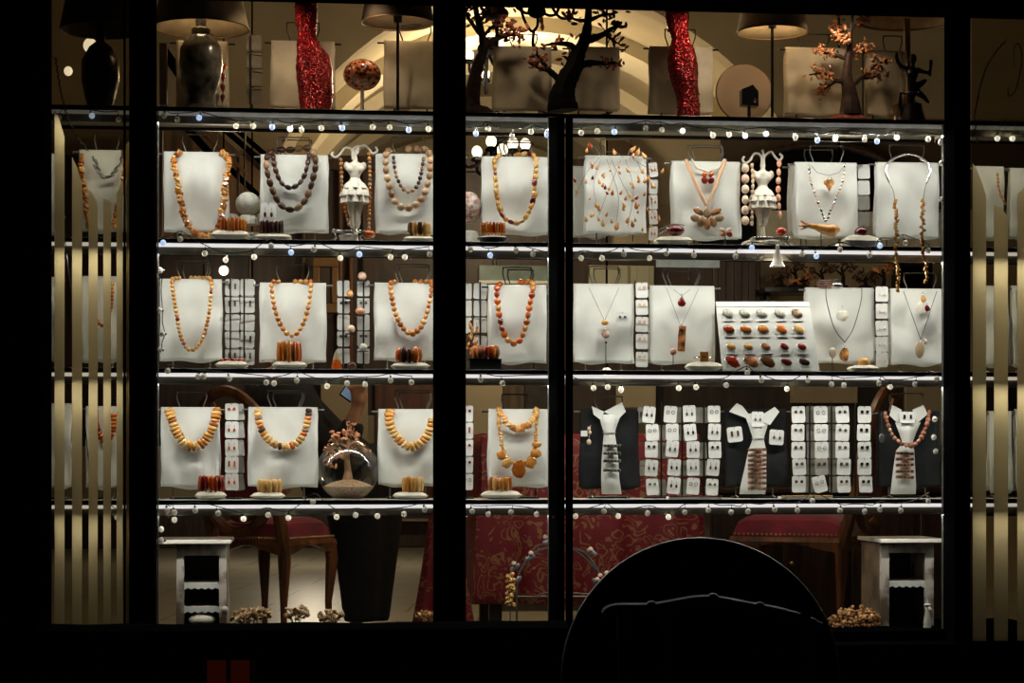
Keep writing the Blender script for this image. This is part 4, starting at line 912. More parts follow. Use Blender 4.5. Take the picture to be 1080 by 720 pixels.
for r_ in range(4):
    for c_ in range(5):
        u = (.11, .29, .47, .665, .85)[c_]-(0, .006, 0, .0, 0)[r_]+(.0, .0, .0, .01)[r_]*(c_ == 1); v = (.82, .59, .34, .12)[r_]
        p = bp(u, v, .001)+o0; q = thing('brooch', '%s brooch, %s from the left in row %s of the white board' % (names[r_][c_], ORD[c_], ('one', 'two', 'three', 'four')[r_]), 'brooch', p, 'brooches on the white board')
        zax = (TL-BL).normalized(); xax = (BR-BL).normalized(); R3 = Matrix((xax, -nrm, zax)).transposed()
        m_ = mpp(805, .1); q.rotation_mode = 'QUATERNION'; q.rotation_quaternion = R3.to_quaternion()
        b = MB(); b.box((.003, -.002, -4*m_), (12*m_, .002, 8*m_)); part('card', b, CARD, q, smooth=False)
        b = MB(); big = 1.35 if r_ == 3 and c_ < 3 else (.8 if r_ == 2 else 1)
        b.ell((0, -.006, 0), (6*m_*big, .006, 4*m_*big), Matrix.Rotation(rnd.uniform(.2, .7), 3, 'Y'), u=14, w=8)
        if r_ == 3 and c_ < 3: b.v = [tuple(Vector(v_)*(1+.3*noise.noise(Vector(v_)*120+p))) for v_ in b.v]
        part('stone', b, cols[r_][c_], q)
        b = MB(); b.tube([Matrix.Rotation(.45, 3, 'Y') @ Vector((6.2*m_*big*math.cos(a*PI/8), -.004, 4.2*m_*big*math.sin(a*PI/8))) for a in range(17)], .0008, 4); part('setting', b, SILVER, q)
# ------------------------------------------------------------------ shelf D
stand('D1', 'D', 170, 232, 432, 515, 'white linen stand with wide honey slab collar, left end of lowest shelf', (187, 217, 413))
beads('wide collar of honey amber slabs, left end of lowest shelf', 'necklace', [(178, 431, .11), (181, 441), (186, 455), (194, 467), (204, 471), (214, 467), (222, 456), (227, 443), (229, 431, .11)], 4.2, 'slab', [AMBL, BUTTER, AMBL, AMB], (11, 4.2), SF, jitter=.12, grp='amber slab collars')
stand('D2', 'D', 262, 335, 432, 515, 'white linen stand with honey and brown collar, second on lowest shelf', (283, 318, 412), double=True)
beads('round collar of honey and brown amber slabs, second on lowest shelf', 'necklace', [(272, 431, .11), (273, 444), (278, 457), (287, 467), (298, 471), (310, 469), (319, 460), (324, 446), (326, 431, .11)], 4.4, 'slab', [AMBL, BUTTER, AMBO, BUTTER, BROWNB], (8.5, 4.4), SF, jitter=.12, grp='amber slab collars')
stand('D3', 'D', 399, 461, 434, 513, 'white linen stand with thick honey slab collar beside the glass bowl', (417, 453, 412), double=True)
beads('thick honey slab collar beside the glass bowl', 'necklace', [(412, 432, .11), (410, 442), (415, 456), (424, 467), (434, 471), (445, 466), (453, 455), (457, 440)], 4.6, 'slab', [AMBL, BUTTER, AMBL], (10.5, 4.6), SF, jitter=.12, grp='amber slab collars')
stand('D4', 'D', 515, 578, 434, 514, 'white linen stand with two tiers of amber chips and plaques', (530, 556, 416), wire=DWIRE)
beads('short necklace of crowded honey amber chips above the plaque necklace', 'necklace', [(526, 431, .11), (530, 440), (538, 449), (547, 452), (556, 449), (563, 440), (567, 431, .11)], 2.7, 'chip', [AMBL, AMBL, BUTTER], (8, 6), .092, jitter=.25, offs=1)
t = beads('long honey chip necklace ending in flat amber plaques', 'necklace', [(526, 432, .11), (526, 445), (528, 460), (530, 472), (536, 484), (547, 490), (557, 485), (564, 472), (565, 455), (567, 432, .11)], 2.8, 'chip', [AMBL, BUTTER], (5.5, 4), SF, jitter=.2)
b0 = t.location
for x, y, w, h, rt, m in ((529, 480, 11, 9, .3, AMBL), (535, 488, 12, 9, -.5, BUTTER), (547, 495, 13, 18, 0, AMB), (560, 488, 10, 12, .6, AMB), (565, 478, 10, 9, -.2, AMBL), (566, 469, 9, 6, .2, AMBL)):
    k_ = mpp(x, SF); b = MB(); c_ = P(x, y, SF-.008)-b0; b.ell((0, 0, 0), (w*k_*.56, .005, h*k_*.56), Matrix.Rotation(rt, 3, 'Y'), u=9, w=6); b.v = [tuple(Vector(v)*(1+.35*noise.noise(Vector(v)*80+Vector((x, y, 0))))+c_) for v in b.v]; part('plaque', b, m, t, smooth=False)
hb = pillow('cream pillow under the reddish nugget bracelet, left end of lowest shelf', 206, 239, 518, 525, .07, 'D')
bracelet('reddish orange bracelet of rough nuggets, left end of lowest shelf', 209, 237, 502, 518, [AMBO, AMBO, CHERRY], 9, 'nugget', Y=.07, base=ZD+hb*.9)
hb = pillow('cream pillow under the pale butterscotch bracelet', 264, 301, 519, 525, .07, 'D')
bracelet('pale butterscotch oval bracelet under the second collar', 272, 297, 506, 520, [BUTTER], 7, 'oval', Y=.07, base=ZD+hb*.9)
hb = pillow('cream pillow under the ribbed honey bracelet beside the glass bowl', 414, 451, 518, 524, .07, 'D')
bracelet('ribbed honey amber bracelet beside the glass bowl', 424, 447, 503, 518, [BUTTER, AMBL], 7, 'slab', Y=.07, base=ZD+hb*.9)
hb = pillow('cream pillow under the translucent orange bracelet right of the pier', 507, 550, 517, 524, .07, 'D')
bracelet('translucent orange amber bracelet right of the pier, lowest shelf', 515, 540, 503, 517, [AMB, AMBL], 6, 'slab', Y=.07, base=ZD+hb*.9)
rack('card rack of red drop earrings between the two left collars', (247,), (444, 462, 480, 499), 238, 256, 425, .14, 'D')
for i, yy in enumerate((434, 453, 472, 490, 508)):
    card('white card with an amber drop, %s down the rack between the left collars' % ORD[i], 244.5, yy, 14, 17.5, rnd.uniform(-.03, .03), .125, ('stud', 'drop', 'drop', 'bar', 'drop')[i], AMBO)
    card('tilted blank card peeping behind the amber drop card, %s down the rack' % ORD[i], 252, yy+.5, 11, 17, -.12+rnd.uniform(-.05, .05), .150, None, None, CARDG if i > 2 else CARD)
rack('card rack just right of the central pier, lowest shelf', (492,), (445, 463, 481, 499), 486, 500, 427, .14, 'D')
for i, yy in enumerate((436, 454, 472, 490, 508)): card('white card by the pier with a red or amber drop, %s down, lowest shelf' % ORD[i], 492.5, yy, 13, 17, .03, .13, ('square', 'bar', 'stud', 'stud', 'ring')[i], (CHERRY, AMBO, AMBO, CHERRY, EMS[0])[i])
# glass bowl with the amber tree
cb = P(367, 491, .13); k_ = mpp(367, .13); rb = 33*k_
t = thing('fish_bowl', 'round glass bowl with an amber wire tree growing inside', 'glass bowl', Vector((cb.x, .13, ZD)))
zc = rb*.93
b = MB(); prof = [(rb*.38, .0)]
for i in range(3, 30):
    a = -PI/2+PI*i/32; prof.append((rb*math.cos(a), zc+rb*math.sin(a)))
prof += [(rb*.34, zc+rb*.95)]
b.lathe(prof, seg=48, cap=False); part('glass', b, BOWLG, t)
b = MB(); b.tube([(rb*.34*math.cos(q/30*2*PI), rb*.34*math.sin(q/30*2*PI), zc+rb*.955) for q in range(31)], .0022, 6); part('rim', b, BOWLG, t)
b = MB(); sr = [(rb*.965*math.cos(a_), max(.003, zc+rb*.965*math.sin(a_))) for a_ in [-1.2, -1.0, -.85, -.7, -.58]]; b.lathe(sr+[(rb*.62, rb*.49), (rb*.3, rb*.60), (0, rb*.66)], seg=36)
b.v = [tuple(Vector(v)*(1+.04*noise.noise(Vector(v)*60))) for v in b.v]
o = part('sand_bed', b, mat('tan_sand', (.50, .30, .17), .9, var=.4, scale=220, bump=.8), None); o.location = t.location; tag(o, 'heap of tan sand in the bottom of the round glass bowl', 'sand', None, 'stuff')
def tree(name, label, base, trunk, branches, leafmats, nleaf, ls, bark=BARK, extra=None, cat='ornamental tree', spread=.02):
    """trunk/branches: lists of (x, z, r) relative to base in metres, with a little depth"""
    t = thing(name, label, cat, base); b = MB()
    def poly(pts, sd):
        v = spline([Vector((p[0], sd*(i/len(pts))*.05, p[1])) for i, p in enumerate(pts)], 6); n = len(v)
        rr = []
        for i in range(n):
            f = i/(n-1)*(len(pts)-1); j = min(int(f), len(pts)-2); g = f-j; rr.append((pts[j][2]*(1-g)+pts[j+1][2]*g)*(1+.15*noise.noise(v[i]*60)))
        return v, rr
    v, rr = poly(trunk, 0); b.tube(v, rr, 9); part('trunk', b, bark, t); tips = []
    for i, br in enumerate(branches):
        v, rr = poly(br, rnd.uniform(-1, 1)); b = MB(); b.tube(v, rr, 6)
        for q in range(3):
            s = v[int(len(v)*(.45+.17*q))]; e = s+Vector((rnd.uniform(-1, 1), rnd.uniform(-.6, .6), rnd.uniform(-.3, 1)))*spread*1.3
            b.tube([s, s.lerp(e, .5)+Vector((0, 0, .003)), e], [rr[-1]*.8, rr[-1]*.6, .0006], 4); tips += [e, s.lerp(e, .6)]
        tips += v[len(v)//2:]; part('branch', b, bark, t)
    b = MB()
    for i in range(nleaf):
        c = Vector(rnd.choice(tips))+Vector((rnd.gauss(0, 1), rnd.gauss(0, .8), rnd.gauss(0, 1)))*spread*.45
        q = Matrix.Rotation(rnd.uniform(0, 6.3), 3, 'Y') @ Matrix.Rotation(rnd.uniform(-.8, .8), 3, 'X'); s = ls*rnd.uniform(.6, 1.15)
        b.ell(c, (s, s*.35, s*.5), q, u=6, w=4)
    part('leaves', b, leafmats, t, smooth=False)
    if extra: extra(t)
    return t
def rel(pts, bx, by, Y):        # (px, py, r px) -> metres relative to the base pixel
    o0 = P(bx, by, Y); return [((P(x, y, Y)-o0).x, (P(x, y, Y)-o0).z, r*mpp(bx, Y)) for x, y, r in pts]
tree('amber_wire_tree', 'tiny amber leaved wire tree standing in the glass bowl', P(367, 501, .13), rel([(367, 506, 6), (367, 496, 3.6), (366, 486, 3), (367, 474, 2.2), (367, 462, 1.3)], 367, 501, .13),
     [rel(q, 367, 501, .13) for q in ([(366, 486, 2), (357, 480, 1.2), (347, 489, .6)], [(367, 478, 2), (352, 473, 1.2), (350, 482, .6)], [(367, 478, 2), (380, 472, 1.2), (386, 480, .6)], [(367, 472, 1.6), (356, 466, .9), (352, 460, .5)], [(367, 470, 1.6), (376, 464, .9), (374, 456, .5)], [(367, 466, 1.4), (365, 456, .8), (369, 452, .5)])], LEAFA, 150, .0085, bark=mat('tan_wire_bark', (.36, .20, .11), .5, var=.3), spread=.018)
# shirt and tie stands
def tie_stand(key, x0, x1, yt, yb, lbl_s, lbl_t, hd, collar, tie, bars, barm, bib=None, Y=.16):
    stand(key, 'D', x0, x1, yt, yb, lbl_s, hd, Y, DARKCLOTH, STEEL, 'dark draped stands')
    Yt = Y-.034; base = P(tie[0][0], tie[-1][2], Yt)
    t = thing('tie_with_collar', lbl_t, 'tie', base, 'ties with shirt collars')
    b = MB(); L_ = [(P(l, y, Yt)-base) for l, r, y in tie]; R_ = [(P(r, y, Yt)-base) for l, r, y in tie]; vs = []; n = len(tie)
    mid = [((p+q)/2+Vector((0, -.007, 0))) for p, q in zip(L_, R_)]
    if 1:
        vs = [*L_, *mid, *R_]; fs = []
        for i in range(n-1): fs += [(i, i+1, n+i+1, n+i), (n+i, n+i+1, 2*n+i+1, 2*n+i)]
        tipc = len(vs); vs.append((L_[-1]+R_[-1])/2+Vector((0, -.004, -.008))); fs += [(n-1, tipc, 2*n-1), ]
        b.add(vs, fs[:-1])
    part('tie', b, LINEN, t, solid=.004)
    ky = tie[2][2]; b = MB(); p, q = P(tie[2][0]-1.5, ky, Yt-.006)-base, P(tie[2][1]+1.5, ky, Yt-.006)-base
    b.tube([p, (p+q)/2+Vector((0, -.006, -.001)), q], .0016, 6); part('knot_fold', b, CARDG, t)
    for wing in collar:
        b = MB(); pts = [P(x, y, Yt-.004)-base for x, y in wing]; b.add(pts, [tuple(range(len(pts)))]); part('collar_wing', b, LINEN, t, solid=.003, smooth=False)
    for i, y in enumerate(bars):
        c = P((tie[-1][0]+tie[-1][1])/2+bars_dx.get(key, 0), y, Yt-.014); w = bars_w.get(key, 17)*mpp(c.x, Yt)
        w = bars_w.get(key, 17)*mpp(640, Yt)
        bt = thing('tie_clip', '%s tie clip, %s from the top, on the pale tie %s' % (barm[1], ORD[i], {'D5': 'by the double mullion', 'D6': 'between two card racks', 'D7': 'with the bead necklace'}[key]), 'tie clip', c, 'tie clips')
        b = MB(); b.box((0, 0, 0), (w, .004, 3.2*mpp(640, Yt)), Matrix.Rotation(rnd.uniform(-.05, .05), 3, 'Y')); part('bar', b, barm[0], bt, bevel=.001)
        b = MB()
        for q in range(5): b.ell(((q-2)*w*.19, -.0025, 0), (w*.07, .002, 1.3*mpp(640, Yt)), u=7, w=5)
        part('inlay', b, barm[2], bt)
    if bib:
        card(*bib[0], **bib[1])
    return t
bars_dx = {'D5': 0.5, 'D6': 5, 'D7': 2}; bars_w = {'D5': 19, 'D6': 20, 'D7': 20}
BARG = mat('antique_bar', (.22, .20, .16), .35, .6, var=.4, scale=90); BARR = mat('amber_bar', (.34, .12, .05), .3, var=.5, scale=90)
tie_stand('D5', 612, 673, 434, 516, 'charcoal draped stand with a pale tie, right of the double mullion', 'pale tie with grey clips and an open white collar, right of the double mullion', (628, 656, 418),
    [[(624, 428), (637, 434), (634, 443), (626, 437)], [(637, 434), (656, 424), (660, 434), (650, 444), (645, 438)]], [(632, 655, 437), (634, 651, 447), (637, 648, 456), (636, 650, 468), (634.5, 652, 485), (634, 653, 505), (634.5, 655.5, 521)], (470, 478, 486, 496), (BARG, 'grey', SILVER))
tie_stand('D6', 764, 829, 434, 514, 'charcoal draped stand with a wide collared tie between two card racks', 'pale tie with red clips and a wide collar, between two card racks', None,
    [[(777, 425), (783, 428), (792, 440), (796, 446), (785, 440), (769, 434)], [(817, 429), (822, 434), (812, 448), (802, 444), (806, 436)]], [(785, 813, 436), (790, 809, 450), (794, 805, 462), (789, 808, 476), (785, 808, 495), (781, 808, 512), (780, 807, 521)], (474, 480, 485, 490, 494, 499, 503, 509, 515), (BARR, 'red amber', BARG), (('white card with dangling earrings in the open collar of the red clipped tie', 799, 442, 13, 16, .02, .115, 'drop', EMS[1]), {}))
tie_stand('D7', 926, 990, 436, 515, 'charcoal draped stand with a tie and rosy bead necklace, right end of lowest shelf', 'pale tie with rosy clips under a bead necklace, right end of lowest shelf', (939, 973, 415),
    [[(941, 427), (951, 432), (947, 446), (938, 438)], [(962, 432), (974, 427), (978, 437), (967, 446)]], [(944, 971, 445), (948, 966, 456), (952, 962, 467), (945, 964, 475), (942, 965, 495), (940, 966, 512), (939, 965.5, 521)], (478, 484, 490, 497, 503), (BARR, 'rosy', SILVER), (('white card with two dark bars in the collar of the rosy clipped tie', 957, 440, 17, 12, 0, .11, 'bar', EMS[2]), {}))
beads('rosy brown bead necklace around the pale tie, right end of lowest shelf', 'necklace', [(933, 434, .125), (936, 446), (941, 458), (950, 467), (958, 470), (967, 467), (974, 456), (979, 443), (980, 432, .125)], 5, 'nugget', [mat('rose_brown_bead', (.6, .3, .18), .3, rand=[(.3, .12, .06), (.62, .32, .2), (.75, .5, .35)])], (5.4, 5), .10, jitter=.2)
for x, y, rt, lb in ((775, 458, -.12, 'white card with brown stud earrings on the left side of the wide collared tie stand'), (819, 461, .06, 'white card with pale drop earrings on the right side of the wide collared tie stand')):
    card(lb, x, y, 16, 16, rt, .128, 'drop' if x > 800 else 'bar', EMS[1] if x > 800 else EMS[0])
t = thing('brooch', 'pink bead and tag brooch pinned on the charcoal stand by the mullion', 'brooch', P(619, 457, .13)); k_ = mpp(619, .13)
b = MB(); b.box((-3*k_, 0, 0), (7*k_, .002, 6*k_)); part('tag', b, CARD, t); b = MB()
for dx, dy, r_ in ((2, 5, 2), (3, 1, 1.8), (2, -9, 2.6)): b.ell((dx*k_, -.003, dy*k_), (r_*k_, r_*k_, r_*k_*1.2))
b.tube([(4*k_, -.002, 9*k_), (2.5*k_, -.002, 0), (2*k_, -.002, -8*k_)], .0008, 4); part('beads', b, PEARL, t)
t = thing('hanging_earring', 'single oval earring hanging on the rod left of the rosy beads', 'earring', P(930, 462, .12)); b = MB(); b.tube([(0, 0, 28*k_), (0, 0, 5*k_)], .0009, 4); b.ell((0, 0, 0), (3.2*k_, .003, 5*k_)); part('drop', b, EMS[1], t)
# big card racks
rack('broad earring card rack with three dark rods, between the first and second ties', (697.5, 719.5, 742.5), (446, 465, 484, 502), 675, 764, 424, .14, 'D')
xs1 = [(684.5, 688, 687, 687, 688), (707, 709, 709, 711, 710.5), (727, 728, 731, 731, 731), (753, 753.5, 754, 752, 751)]; ys1 = (437, 455.5, 474, 493, 513)
for c_ in range(4):
    for i in range(5):
        card('white earring card, column %s and row %s of the broad three rod rack' % (('one', 'two', 'three', 'four')[c_], ('one', 'two', 'three', 'four', 'five')[i]), xs1[c_][i], ys1[i]+rnd.uniform(-1, .5), 13.5, 17.5, rnd.uniform(-.12, .12), .118+.004*(c_ % 2), rnd.choice(('stud', 'drop', 'ring', 'drop')), EMS[(c_*2+i) % 3])
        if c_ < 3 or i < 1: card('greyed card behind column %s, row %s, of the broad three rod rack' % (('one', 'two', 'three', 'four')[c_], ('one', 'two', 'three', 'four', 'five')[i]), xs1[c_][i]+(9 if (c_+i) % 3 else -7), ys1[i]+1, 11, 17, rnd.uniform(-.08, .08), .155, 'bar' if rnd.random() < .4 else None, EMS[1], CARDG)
rack('earring card rack with four pale columns, left of the rosy bead stand', (854, 877, 902), (446, 465, 484, 502), 834, 922, 424, .14, 'D')
xs2 = [(842, 841.5, 842, 843, 842.5), (865.5, 866, 866.5, 866.5, 864.5), (888.5, 888.5, 888.5, 890, 890), (911.7, 911, 911.7, 911.7, 913)]; ys2 = (437, 456, 474.5, 492, 510.5)
for c_ in range(4):
    for i in range(5):
        card('white earring card, column %s and row %s of the right hand rack' % (('one', 'two', 'three', 'four')[c_], ('one', 'two', 'three', 'four', 'five')[i]), xs2[c_][i], ys2[i], 14.5, 17.5, -.25 if (c_, i) == (1, 4) else rnd.uniform(-.06, .06), .118+.004*(c_ % 2), ('stud', 'ring', 'stud', 'square')[c_] if i != 3 else 'square', EMS[2] if c_ == 3 else EMS[(c_+i) % 2], CARDG if (c_, i) == (1, 3) else CARD)
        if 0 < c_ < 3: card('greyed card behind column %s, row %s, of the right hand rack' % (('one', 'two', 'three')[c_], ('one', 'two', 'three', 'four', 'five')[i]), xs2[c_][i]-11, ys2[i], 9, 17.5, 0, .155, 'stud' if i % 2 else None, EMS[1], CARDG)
# long flat trays lying at the front of shelf D
for x0, x1, lb in ((704, 760, 'flat strip of red and white pins lying before the broad card rack'), (822, 876, 'flat gold toned strip of chains lying before the right hand rack')):
    t = thing('pin_strip', lb, 'jewellery strip', (X((x0+x1)/2, .045), .045, ZD)); w = X(x1, .045)-X(x0, .045)
    b = MB(); b.box((0, 0, .004), (w, .05, .008)); part('pad', b, CARD, t, bevel=.001)
    b = MB(); b.tube([(-w/2, -.026, .009), (0, -.026, .010), (w/2, -.026, .009)], .0025, 6); part('chain', b, CHERRY if x0 < 800 else BUTTER, t)
# ------------------------------------------------------------------ far side panes: the goods glimpsed behind the stripes
SIDE = [('B', 84, 134, 161, 246, (100, 125, 141), 'white linen stand with long amber chips behind the far left striped pane, second shelf'), ('B', 44, 60, 165, 250, None, 'sliver of a white linen stand at the far left edge, second shelf'),
        ('C', 44, 62, 295, 382, None, 'sliver of a white linen stand at the far left edge, third shelf'), ('C', 86, 126, 294, 383, None, 'white linen stand behind the far left stripes, third shelf'),
        ('D', 44, 76, 428, 516, None, 'white linen stand at the far left edge, lowest shelf'), ('D', 91, 126, 431, 516, None, 'white linen stand with reddish collar behind the far left stripes, lowest shelf'),
        ('B', 1028, 1058, 178, 254, None, 'white linen stand behind the far right stripes, second shelf, nearer the pier'), ('B', 1064, 1100, 180, 254, None, 'white linen stand cut by the photo edge, second shelf'),
        ('C', 1036, 1062, 304, 388, None, 'white linen stand behind the far right stripes, third shelf'), ('C', 1066, 1100, 304, 388, None, 'white linen stand with dark cord cut by the photo edge, third shelf'),
        ('D', 1042, 1066, 436, 520, None, 'white linen stand behind the far right stripes, lowest shelf'), ('D', 1070, 1100, 434, 520, None, 'white card stand cut by the photo edge, lowest shelf')]
for i, (r, a, c, yt, yb, hd, lb) in enumerate(SIDE): stand('X%d' % i, r, a, c, yt, yb, lb, hd, Y=.13, grp='stands behind the side panes')
beads('long amber chip necklace behind the far left striped pane', 'necklace', [(86, 162, .11), (86, 180), (89, 200), (91, 222), (93, 240)], 3.2, 'chip', [AMBL, AMB], (7.5, 6), SF, jitter=.25, offs=1)
beads('right half of an amber chip necklace close to the left pier', 'necklace', [(131, 160, .11), (131, 180), (129, 200), (124, 220), (120, 242)], 3.2, 'chip', [AMBL, AMB], (7, 6), SF, jitter=.25, offs=1)
beads('grey bead bib on the stand behind the far left striped pane', 'necklace', [(98, 165), (103, 178), (112, 186), (122, 180), (129, 166)], 3.2, 'nugget', [mat('grey_bead', (.20, .20, .18), .4)], (3, 6), SF, jitter=.25, offs=2)
beads('reddish amber collar behind the far left stripes, lowest shelf', 'necklace', [(100, 432), (102, 452), (108, 463), (114, 463), (119, 452), (120, 434)], 4, 'slab', [AMBO, AMB], (8, 4), SF)
beads('amber necklace behind the far left stripes, third shelf', 'necklace', [(96, 296), (98, 320), (104, 340), (112, 342), (117, 325), (119, 298)], 4, 'ball', [AMB], (4.5, 4.5), SF)
pendant('dark cord pendant at the far right edge, third shelf', [[(1072, 306), (1073, 325), (1080, 350), (1086, 360)]], .1, [(1086, 366, 10, 14, BUTTER, 'e', 0)], cordm=DWIRE, r=.0014)
beads('amber sprig necklace behind the far right pane, second shelf', 'necklace', [(1052, 182), (1054, 200), (1060, 215)], 4, 'chip', [LEAFB], (4, 4), SF)
# ------------------------------------------------------------------ top shelf A
def lamp(label, x, Y, ybot_shade, rb, ytop, rt, shade_m, base_prof=None, base_m=CERAM, pole=None, power=0, glow=True, name='table_lamp'):
    zs = ZA; base = Vector((X(x, Y), Y, zs)); m = mpp(x, Y); z = lambda py: P(x, py, Y).z-zs
    t = thing(name, label, 'lamp', base)
    b = MB(); b.lathe([(rb*m, z(ybot_shade)), (rt*m, z(ytop))], seg=48, cap=False); part('lamp_shade', b, shade_m, t, solid=.003)
    b = MB(); b.tube([(rb*m*math.cos(q/40*2*PI), rb*m*math.sin(q/40*2*PI), z(ybot_shade)) for q in range(41)], .003, 6); part('shade_trim', b, WOODG, t)
    if base_prof:
        b = MB(); b.lathe([(r*m, max(0, z(y))) for r, y in base_prof], seg=32); part('body', b, base_m, t)
    if pole:
        b = MB(); b.tube([(0, 0, 0), (0, 0, z(pole[1]))], pole[0]*m, 10); part('pole', b, pole[2], t)
        b = MB(); b.lathe([(pole[0]*m*2.6, z(pole[1])-.018), (pole[0]*m*3.2, z(pole[1])+.012), (pole[0]*m*2, z(pole[1])+.014)], seg=14); part('socket', b, BLACKG, t)
        b = MB(); b.lathe([(.06, 0), (.06, .008), (.02, .016), (pole[0]*m, .03)], seg=24); part('foot', b, DWIRE, t)
    zb = z((ybot_shade+ytop)/2)
    if power:
        b = MB(); b.ell((0, 0, zb), (.022, .022, .03)); part('light_bulb', b, GLOW, t)
        ld = bpy.data.lights.new('bulb_light', 'POINT'); ld.energy = power; ld.color = (1, .74, .42); ld.shadow_soft_size = .03
        lo = bpy.data.objects.new('bulb_light', ld); COL.objects.link(lo); lo.parent = t; lo.location = (0, 0, zb-.045)
    else:
        b = MB(); b.ell((0, 0, zb), (.022, .022, .03)); part('light_bulb', b, BULBW, t)
    return t
lamp('large parchment shade table lamp on a grey glazed vase, left end of top shelf', 212, .17, 30, 50, -40, 34, SHADE, [(12, 118), (16, 112), (15, 103), (20, 88), (23, 68), (22, 52), (16, 41), (10, 37), (10, 31), (5.5, 28), (6, 22), (4.5, 18), (5.5, 8), (3, -5)], CERAM, power=1.3)
lamp('slim lamp with brown shade on a thin black pole beside the mosaic globe', 419.5, .16, 24, 38, -40, 27, SHADED, pole=(1.6, 18, BLACKG), power=.8)
lamp('slim lamp with parchment shade and thin black pole beside the round tan board', 814.5, .16, 34, 37, -30, 25, SHADE, pole=(1.6, 24, BLACKG), power=1.3)
lamp('dark table lamp with wide brown shade behind the far left pane', 106, .18, 32, 42, -40, 28, SHADED, [(12, 116), (16, 105), (20, 85), (20, 65), (12, 50), (5, 44), (4, 20)], BLACKG)
lamp('lamp with wide tan shade and brass column behind the dark dancer figurine', 957, .22, 21, 52, -50, 36, mat('tan_shade', (.42, .26, .13), .8, var=.15), [(14, 128), (15, 112), (6, 104), (3.2, 100), (3.2, 20)], mat('old_brass', (.24, .14, .07), .3, .6))
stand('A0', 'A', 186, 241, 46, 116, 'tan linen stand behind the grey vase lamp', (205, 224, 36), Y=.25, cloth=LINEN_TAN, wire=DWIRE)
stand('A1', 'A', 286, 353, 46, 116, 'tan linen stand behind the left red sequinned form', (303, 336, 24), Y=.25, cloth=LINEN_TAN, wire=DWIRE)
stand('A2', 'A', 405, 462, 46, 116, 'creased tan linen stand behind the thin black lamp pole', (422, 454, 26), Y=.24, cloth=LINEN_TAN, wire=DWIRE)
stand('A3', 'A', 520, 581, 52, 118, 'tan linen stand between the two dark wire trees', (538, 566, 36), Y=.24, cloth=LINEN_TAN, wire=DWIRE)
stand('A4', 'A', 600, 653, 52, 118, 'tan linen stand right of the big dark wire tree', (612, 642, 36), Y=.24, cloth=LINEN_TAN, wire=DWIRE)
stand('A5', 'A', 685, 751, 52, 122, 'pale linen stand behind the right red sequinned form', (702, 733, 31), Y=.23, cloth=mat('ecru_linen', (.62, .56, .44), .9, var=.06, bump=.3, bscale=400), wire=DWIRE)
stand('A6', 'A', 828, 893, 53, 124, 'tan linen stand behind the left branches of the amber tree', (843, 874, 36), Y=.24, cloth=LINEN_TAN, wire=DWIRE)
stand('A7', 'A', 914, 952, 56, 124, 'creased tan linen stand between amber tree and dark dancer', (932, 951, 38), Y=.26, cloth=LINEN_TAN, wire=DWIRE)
beads('hanging strand of red amber drops right of the grey vase lamp', 'necklace', [(237, 66, .2), (235, 80, .2), (235, 100, .2), (234, 113, .2)], 11, 'drop', [AMBO, CHERRY, AMBO], (6.5, 10), .2)
rack('black rod rack of dark grey cards on top shelf, left of the red form', (264.5,), (55, 72, 91), 259, 277, 36, .2, 'A')
for i, yy in enumerate((45, 63, 82, 101)): card('dark grey card, %s from the top of the rod on top shelf' % ORD[i], 268, yy, 16, 17, rnd.uniform(-.08, .08), .21, None, None, mat('taupe_card', (.16, .125, .085), .8, var=.2))
rack('thin black rod standing behind the amber tree on top shelf', (910,), (80,), 905, 915, 48, .27, 'A')
# red sequinned dress forms
RED = mat('red_sequins', (.34, .006, .008), .2, .6, col2=(.06, .001, .002), scale=150, bump=1.0, bscale=190, kind='voronoi')
def red_form(label, prof, Y, lean):
    zs = ZA; x0 = prof[-1][0]; base = Vector((X(x0, Y), Y, zs)); m = mpp(x0, Y)
    t = thing('sequinned_dress_form', label, 'dress form', base, 'red sequinned dress forms')
    pr = spline([(p[0], p[1], p[2]) for p in prof], 5); vs = []; seg = 22
    for x, y, r in pr:
        cx_, z = P(x, y, Y).x-base.x, P(x, y, Y).z-zs
        for k in range(seg):
            a = 2*PI*k/seg; rr = r*m*(1+.05*noise.noise(Vector((math.cos(a)*2, math.sin(a)*2, y*.2))))
            vs.append((cx_+rr*math.cos(a), rr*.75*math.sin(a), max(0, z)))
    n = len(pr); fs = [(i*seg+k, i*seg+(k+1) % seg, (i+1)*seg+(k+1) % seg, (i+1)*seg+k) for i in range(n-1) for k in range(seg)]+[tuple(range(seg)), tuple((n-1)*seg+k for k in range(seg))]
    b = MB(); b.add(vs, fs); part('body', b, RED, t)
    b = MB(); r3 = random.Random(4)
    for i in range(90):
        j = r3.randrange(len(pr)); k = r3.randrange(seg); v = Vector(vs[j*seg+k]); q = Matrix.Rotation(r3.uniform(0, 3), 3, 'X') @ Matrix.Rotation(r3.uniform(0, 3), 3, 'Z')
        b.ell(v, (.004, .004, .0012), q, u=6, w=4)
    part('sequins', b, mat('bright_sequin', (.75, .03, .02), .12, .9), t, smooth=False)
    return t
red_form('red sequinned hourglass form standing right of the dark card rod, top shelf', [(322, -8, 11), (323, 8, 12), (323, 22, 11.5), (324, 36, 9.5), (325, 46, 12), (330, 58, 17), (331, 70, 19), (332, 85, 19), (333, 100, 18), (333, 116, 16.5)], .12, 0)
red_form('red sequinned hourglass form standing before the pale linen stand, top shelf', [(714, 5, 12), (714, 18, 13), (715, 30, 11), (718, 42, 10), (719, 54, 14), (720, 66, 16), (721, 80, 15.5), (724, 96, 13), (726, 110, 12), (726, 124, 12.5)], .12, 0)
